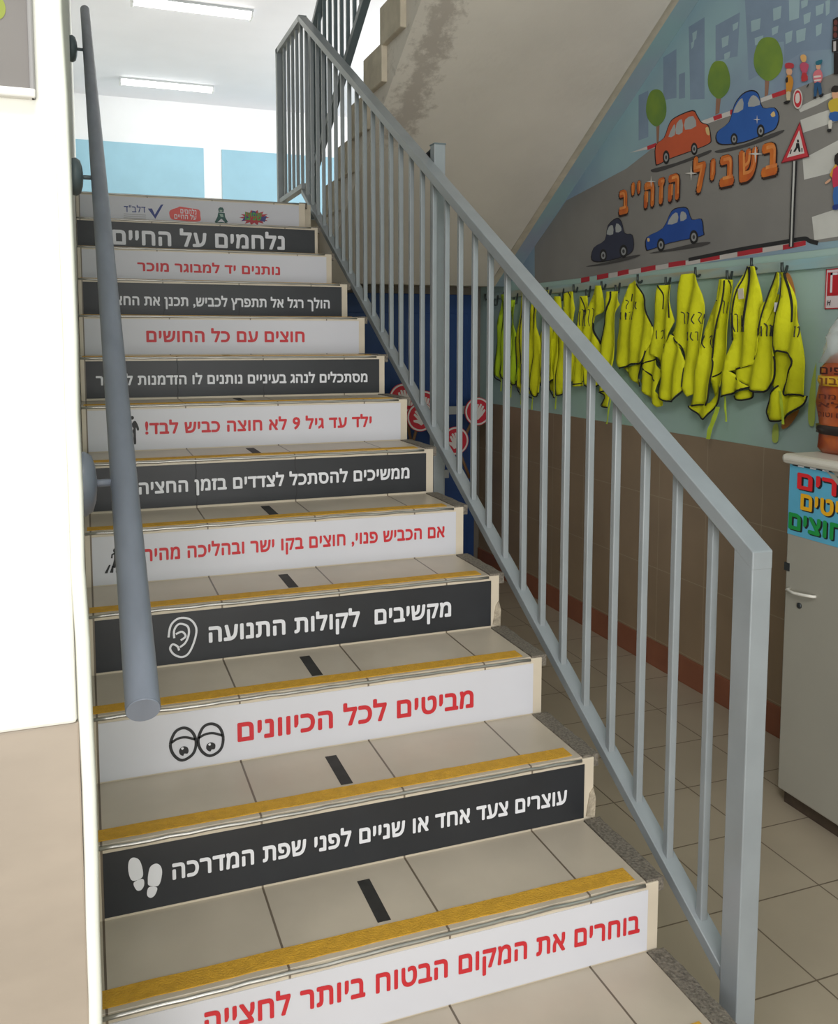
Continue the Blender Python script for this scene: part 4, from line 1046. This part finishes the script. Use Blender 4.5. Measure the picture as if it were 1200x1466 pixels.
# ------------------------------------------------------------------ grey cabinet by the right wall
cx0, cy1 = 2.44, 0.945; cy0 = 0.02
cb_ = thing('metal_cabinet', 'putty grey metal cabinet against the right wall, cut by the photo edge', 'cabinet', (2.64, 0.48, FLOOR))
obj('carcass', B(cx0 + 0.012, WALLX - 0.018, cy0, cy1, FLOOR + 0.055, 0.972), M_cab, cb_, bevel=0.008)
dr = obj('door', B(cx0, cx0 + 0.014, cy0 + 0.003, cy1 - 0.003, FLOOR + 0.06, 0.965), M_cab, cb_, bevel=0.006)
obj('top_slab', B(cx0 - 0.022, WALLX - 0.018, cy0 - 0.01, cy1 + 0.022, 0.972, 1.010), M_cabtop, cb_, bevel=0.016)
obj('plinth', B(cx0 + 0.03, WALLX - 0.03, cy0 + 0.02, cy1 - 0.01, FLOOR, FLOOR + 0.06), mat('dark_plinth', (70, 58, 46), 0.7, noise=0.2, scale=20), cb_)
FC = Face((cx0, 0, 0), (0, -1, 0), (0, 0, 1), (-1, 0, 0))
a = FC.px(1129, 842); b = FC.px(1167, 854)
bm = bmesh.new(); tube(bm, [(cx0, -a[0] - 0.006, a[1]), (cx0 - 0.018, -a[0] - 0.010, a[1] - 0.002), (cx0 - 0.020, -a[0] - 0.05, a[1] - 0.004), (cx0 - 0.022, -b[0] + 0.02, b[1]), (cx0 - 0.010, -b[0], b[1]), (cx0, -b[0] - 0.004, b[1])], 0.0055, 8)
obj('pull_handle', bm, mat('white_handle', (226, 224, 214), 0.4), dr, True)
kx, kz = FC.px(1145, 867)
obj('lock', lathe(bmesh.new(), [(0.011, 0.0), (0.011, -0.004), (0.007, -0.006)], (cx0, -kx, kz), 0, 16), M_darkmetal, dr, True)
lx, lz = FC.px(1127, 811)
obj('edge_catch', B(cx0 - 0.003, cx0 + 0.01, -lx - 0.014, -lx + 0.012, lz - 0.015, lz + 0.015), M_darkmetal, dr)

# poster on the cabinet door
def Q(pts): return P(FC, pts, 1080, 620, 5.236)
po = thing('cabinet_poster', 'blue poster with red, yellow and green words stuck on the grey cabinet door', 'poster', (cx0, 0.7, 0.7))
tl = Q([(246, 222)])[0]; bl = Q([(246, 750)])[0]
tl = (-0.939, tl[1]); bl = (-0.937, bl[1])
pu1 = tl[0] + 0.52
flat_obj('paper', FC, [[(tl[0], bl[1]), (pu1, bl[1] - 0.002), (pu1, tl[1] - 0.003), (tl[0], tl[1] - 0.002)]], 0.0012, mat('poster_blue', (92, 174, 206), 0.5, noise=0.05, scale=8), po)
bm = bmesh.new()
for i in range(9):
    u = tl[0] + 0.012 + i * 0.058
    flat(bm, FC, [(u, tl[1] - 0.006), (u + 0.028, tl[1] - 0.007), (u + 0.030, tl[1] - 0.001), (u + 0.002, tl[1] - 0.0)], 0.0018)
obj('dashed_border', bm, M_bprint, po)
bm = bmesh.new()
for i in range(9):
    u = tl[0] + 0.040 + i * 0.058
    flat(bm, FC, [(u, tl[1] - 0.007), (u + 0.028, tl[1] - 0.008), (u + 0.030, tl[1] - 0.002), (u + 0.002, tl[1] - 0.001)], 0.0018)
obj('dashed_border', bm, M_wprint, po)
def pw(s, shown, pl, pr, height, rgb):
    (ul, vl), (ur, vr) = pl, pr
    # the line starts at its left end (last letters) and runs on past the photo edge
    w1 = width(shown, 0.035); w2 = width(s, 0.035)
    uR = ul + (ur - ul) * w2 / w1
    text('lettering_shade', s, FC, ul + 0.006, uR + 0.006, vl - 0.004, vl - 0.004, height, 0.0020, M_bprint, po, 0.05)
    text('lettering', s, FC, ul, uR, vl, vl, height, 0.0028, mat('poster_ink_%d_%d_%d' % rgb, rgb, 0.5), po, 0.035)
pw('עוצרים', 'רים', (Q([(325, 410)])[0][0], Q([(325, 415)])[0][1]), (Q([(620, 440)])[0][0], 0), 0.060, (222, 40, 46))
pw('מביטים', 'יטים', (Q([(350, 560)])[0][0], Q([(350, 572)])[0][1]), (Q([(640, 600)])[0][0], 0), 0.060, (236, 178, 28))
pw('חוצים', 'וצים', (Q([(260, 700)])[0][0], Q([(258, 712)])[0][1]), (Q([(545, 770)])[0][0], 0), 0.062, (30, 150, 70))
flat_obj('torn_patch', FC, [Q([(470, 245), (540, 252), (600, 300), (660, 370), (660, 258)]), Q([(520, 270), (560, 300), (628, 385), (640, 400), (640, 330)])], 0.0034, M_cab, po)

# ------------------------------------------------------------------ bag on the cabinet
bgc = Vector((2.64, 0.785))
bag = thing('plastic_bag', 'orange printed bag in clear plastic standing on the grey cabinet', 'bag', (bgc.x, bgc.y, 1.010))
def sack(levels, n=28, seed=1, lump=0.008):
    rg = random.Random(seed); bm = bmesh.new(); rings = []
    for z, hx, hy in levels:
        ring_ = []
        for k in range(n):
            a = 2 * math.pi * k / n; c_, s_ = math.cos(a), math.sin(a)
            e = 0.62
            x = hx * math.copysign(abs(c_) ** e, c_); y = hy * math.copysign(abs(s_) ** e, s_)
            lm = lump * math.sin(5 * a + z * 40) + lump * rg.uniform(-.4, .4)
            ring_.append(bm.verts.new((bgc.x + x + lm * c_, bgc.y + y + lm * s_, z)))
        rings.append(ring_)
    for a, b in zip(rings, rings[1:]):
        for k in range(n): bm.faces.new([a[k], a[(k + 1) % n], b[(k + 1) % n], b[k]])
    bm.faces.new(rings[0][::-1]); bm.faces.new(rings[-1])
    return bm
M_sack = mat('orange_print_film', (196, 100, 44), 0.28, rgb2=(150, 64, 44), scale=14)
Lv = [(1.0105, .085, .150), (1.03, .100, .168), (1.10, .108, .175), (1.20, .112, .178), (1.28, .110, .176), (1.33, .100, .168), (1.37, .080, .135), (1.40, .055, .09)]
bd = obj('filled_body', sack(Lv), M_sack, bag, True)
def band(z0, z1, g=0.004):
    def hw(z):
        for (za, xa, ya), (zb, xb, yb) in zip(Lv, Lv[1:]):
            if za <= z <= zb: t = (z - za) / (zb - za); return (z, xa + (xb - xa) * t + g, ya + (yb - ya) * t + g)
    return sack([hw(z0), hw((z0 + z1) / 2), hw(z1)], seed=2)
obj('yellow_band', band(1.262, 1.298), mat('yellow_band_print', (226, 180, 50), 0.3), bag, True)
obj('black_band', band(1.085, 1.118, 0.009), mat('black_band_film', (46, 38, 34), 0.35), bag, True)
FB = Face((bgc.x - 0.122, 0, 0), (0, -1, 0), (0, 0, 1), (-1, 0, 0))
for s, zz_, hh, c_ in (('אופים', 1.305, 0.026, (60, 26, 22)), ('חרבון', 1.268, 0.024, (120, 70, 30)), ('מקמח', 1.215, 0.017, (92, 40, 28)), ('מלא', 1.185, 0.017, (92, 40, 28)), ('טעים וטוב', 1.150, 0.017, (92, 40, 28))):
    text('print_line', s, FB, -bgc.y - 0.11, -bgc.y + 0.06, zz_, zz_, hh, 0.0, mat('bag_ink_%d' % c_[0], c_, 0.4), bag, 0.02)
mp = bpy.data.materials.new('clear_plastic_film'); mp.use_nodes = True
b_ = mp.node_tree.nodes['Principled BSDF']; b_.inputs['Base Color'].default_value = (0.9, 0.93, 0.92, 1); b_.inputs['Roughness'].default_value = 0.12; b_.inputs['Alpha'].default_value = 0.35
obj('clear_top', sack([(1.345, .105, .172), (1.40, .100, .165), (1.44, .09, .168), (1.47, .075, .15), (1.50, .07, .12), (1.54, .05, .09), (1.575, .03, .05)], seed=4, lump=0.014), mp, bag, True)
obj('knot', sack([(1.41, .03, .05), (1.44, .045, .07), (1.47, .035, .09), (1.50, .025, .05)], seed=9, lump=0.01), mat('pink_lid', (196, 90, 92), 0.4), bag, True)

# ------------------------------------------------------------------ stop paddles on a rack under the landing
YP = 4.36
FP = Face((0, YP, 0), (1, 0, 0), (0, 0, 1), (0, -1, 0))
rk = thing('paddle_rack', 'grey metal stand with cross arms in front of the navy door', 'rack', (2.38, YP + 0.04, FLOOR))
M_rack = mat('grey_rack_paint', (158, 162, 160), 0.5, noise=0.05, scale=9)
pr_ = FP.px(634, 690)
obj('post', B(pr_[0] - 0.025, pr_[0] + 0.025, YP + 0.02, YP + 0.06, FLOOR + 0.03, 1.02), M_rack, rk, bevel=0.003)
for py in (588, 679):
    z = FP.px(634, py)[1]
    obj('cross_arm', B(pr_[0] - 0.33, pr_[0] + (0.36 if py < 600 else 0.05), YP + 0.0, YP + 0.02, z - 0.03, z + 0.03), M_rack, rk, bevel=0.003)
obj('base_plate', B(pr_[0] - 0.3, pr_[0] + 0.3, YP - 0.15, YP + 0.2, FLOOR, FLOOR + 0.03), M_rack, rk, bevel=0.004)
PG = 'round stop paddles under the landing'
M_pr = mat('paddle_red', (196, 40, 58), 0.4); M_pw = mat('paddle_white', (216, 210, 206), 0.4); M_ps = mat('paddle_handle_wood', (120, 90, 60), 0.6)
for i, (px_, py_, dy, rot, lab) in enumerate(((577, 570, -0.045, 0.2, 'round red and white stop paddle highest on the left, rising behind the riser end'), (607, 580, -0.065, -0.3, 'round stop paddle between two railing bars left of the rack post'),
        (602, 597, -0.085, 0.7, 'round stop paddle lowest on the left, partly behind the railing foot'), (652, 631, -0.06, 0.4, 'round stop paddle hanging lowest right of the rack post'), (684, 589, -0.045, -0.5, 'round stop paddle farthest right, just under the vests'))):
    Fq = Face((0, YP + dy, 0), (1, 0, 0), (0, 0, 1), (0, -1, 0)); c = Fq.px(px_, py_)
    t = thing('stop_paddle', lab, 'stop paddle', (c[0], YP + dy, c[1]), PG)
    R0 = 0.104
    obj('disc', lathe(bmesh.new(), [(R0, 0.004), (R0, -0.004)], (c[0], YP + dy, c[1]), 1, 36), M_pr, t)
    rg_ = []
    flat_obj('white_ring', Fq, ring(c[0], c[1], R0 * 0.90, R0 * 0.90, 0.012), 0.0052, M_pw, t)
    hand = [(-.035, -.05), (.03, -.055), (.045, -.01), (.05, .035), (.036, .04), (.03, .012), (.026, .055), (.012, .056), (.01, .015), (.004, .06), (-.01, .06), (-.010, .015), (-.018, .05), (-.031, .046), (-.028, .0), (-.055, .02), (-.062, .008), (-.042, -.025)]
    ca, sa = math.cos(rot), math.sin(rot)
    flat_obj('hand_symbol', Fq, [[(c[0] + a * ca - b * sa, c[1] + a * sa + b * ca) for a, b in hand]], 0.0054, M_pw, t)
    hd = Vector((c[0], YP + dy, c[1]))
    dn = Vector((math.sin(rot), 0, -math.cos(rot)))
    obj('handle', tube(bmesh.new(), [hd + dn * (R0 - 0.01) + Vector((0, 0.006, 0)), hd + dn * (R0 + 0.20) + Vector((0, 0.006, 0))], 0.011, 10), M_ps, t, True)
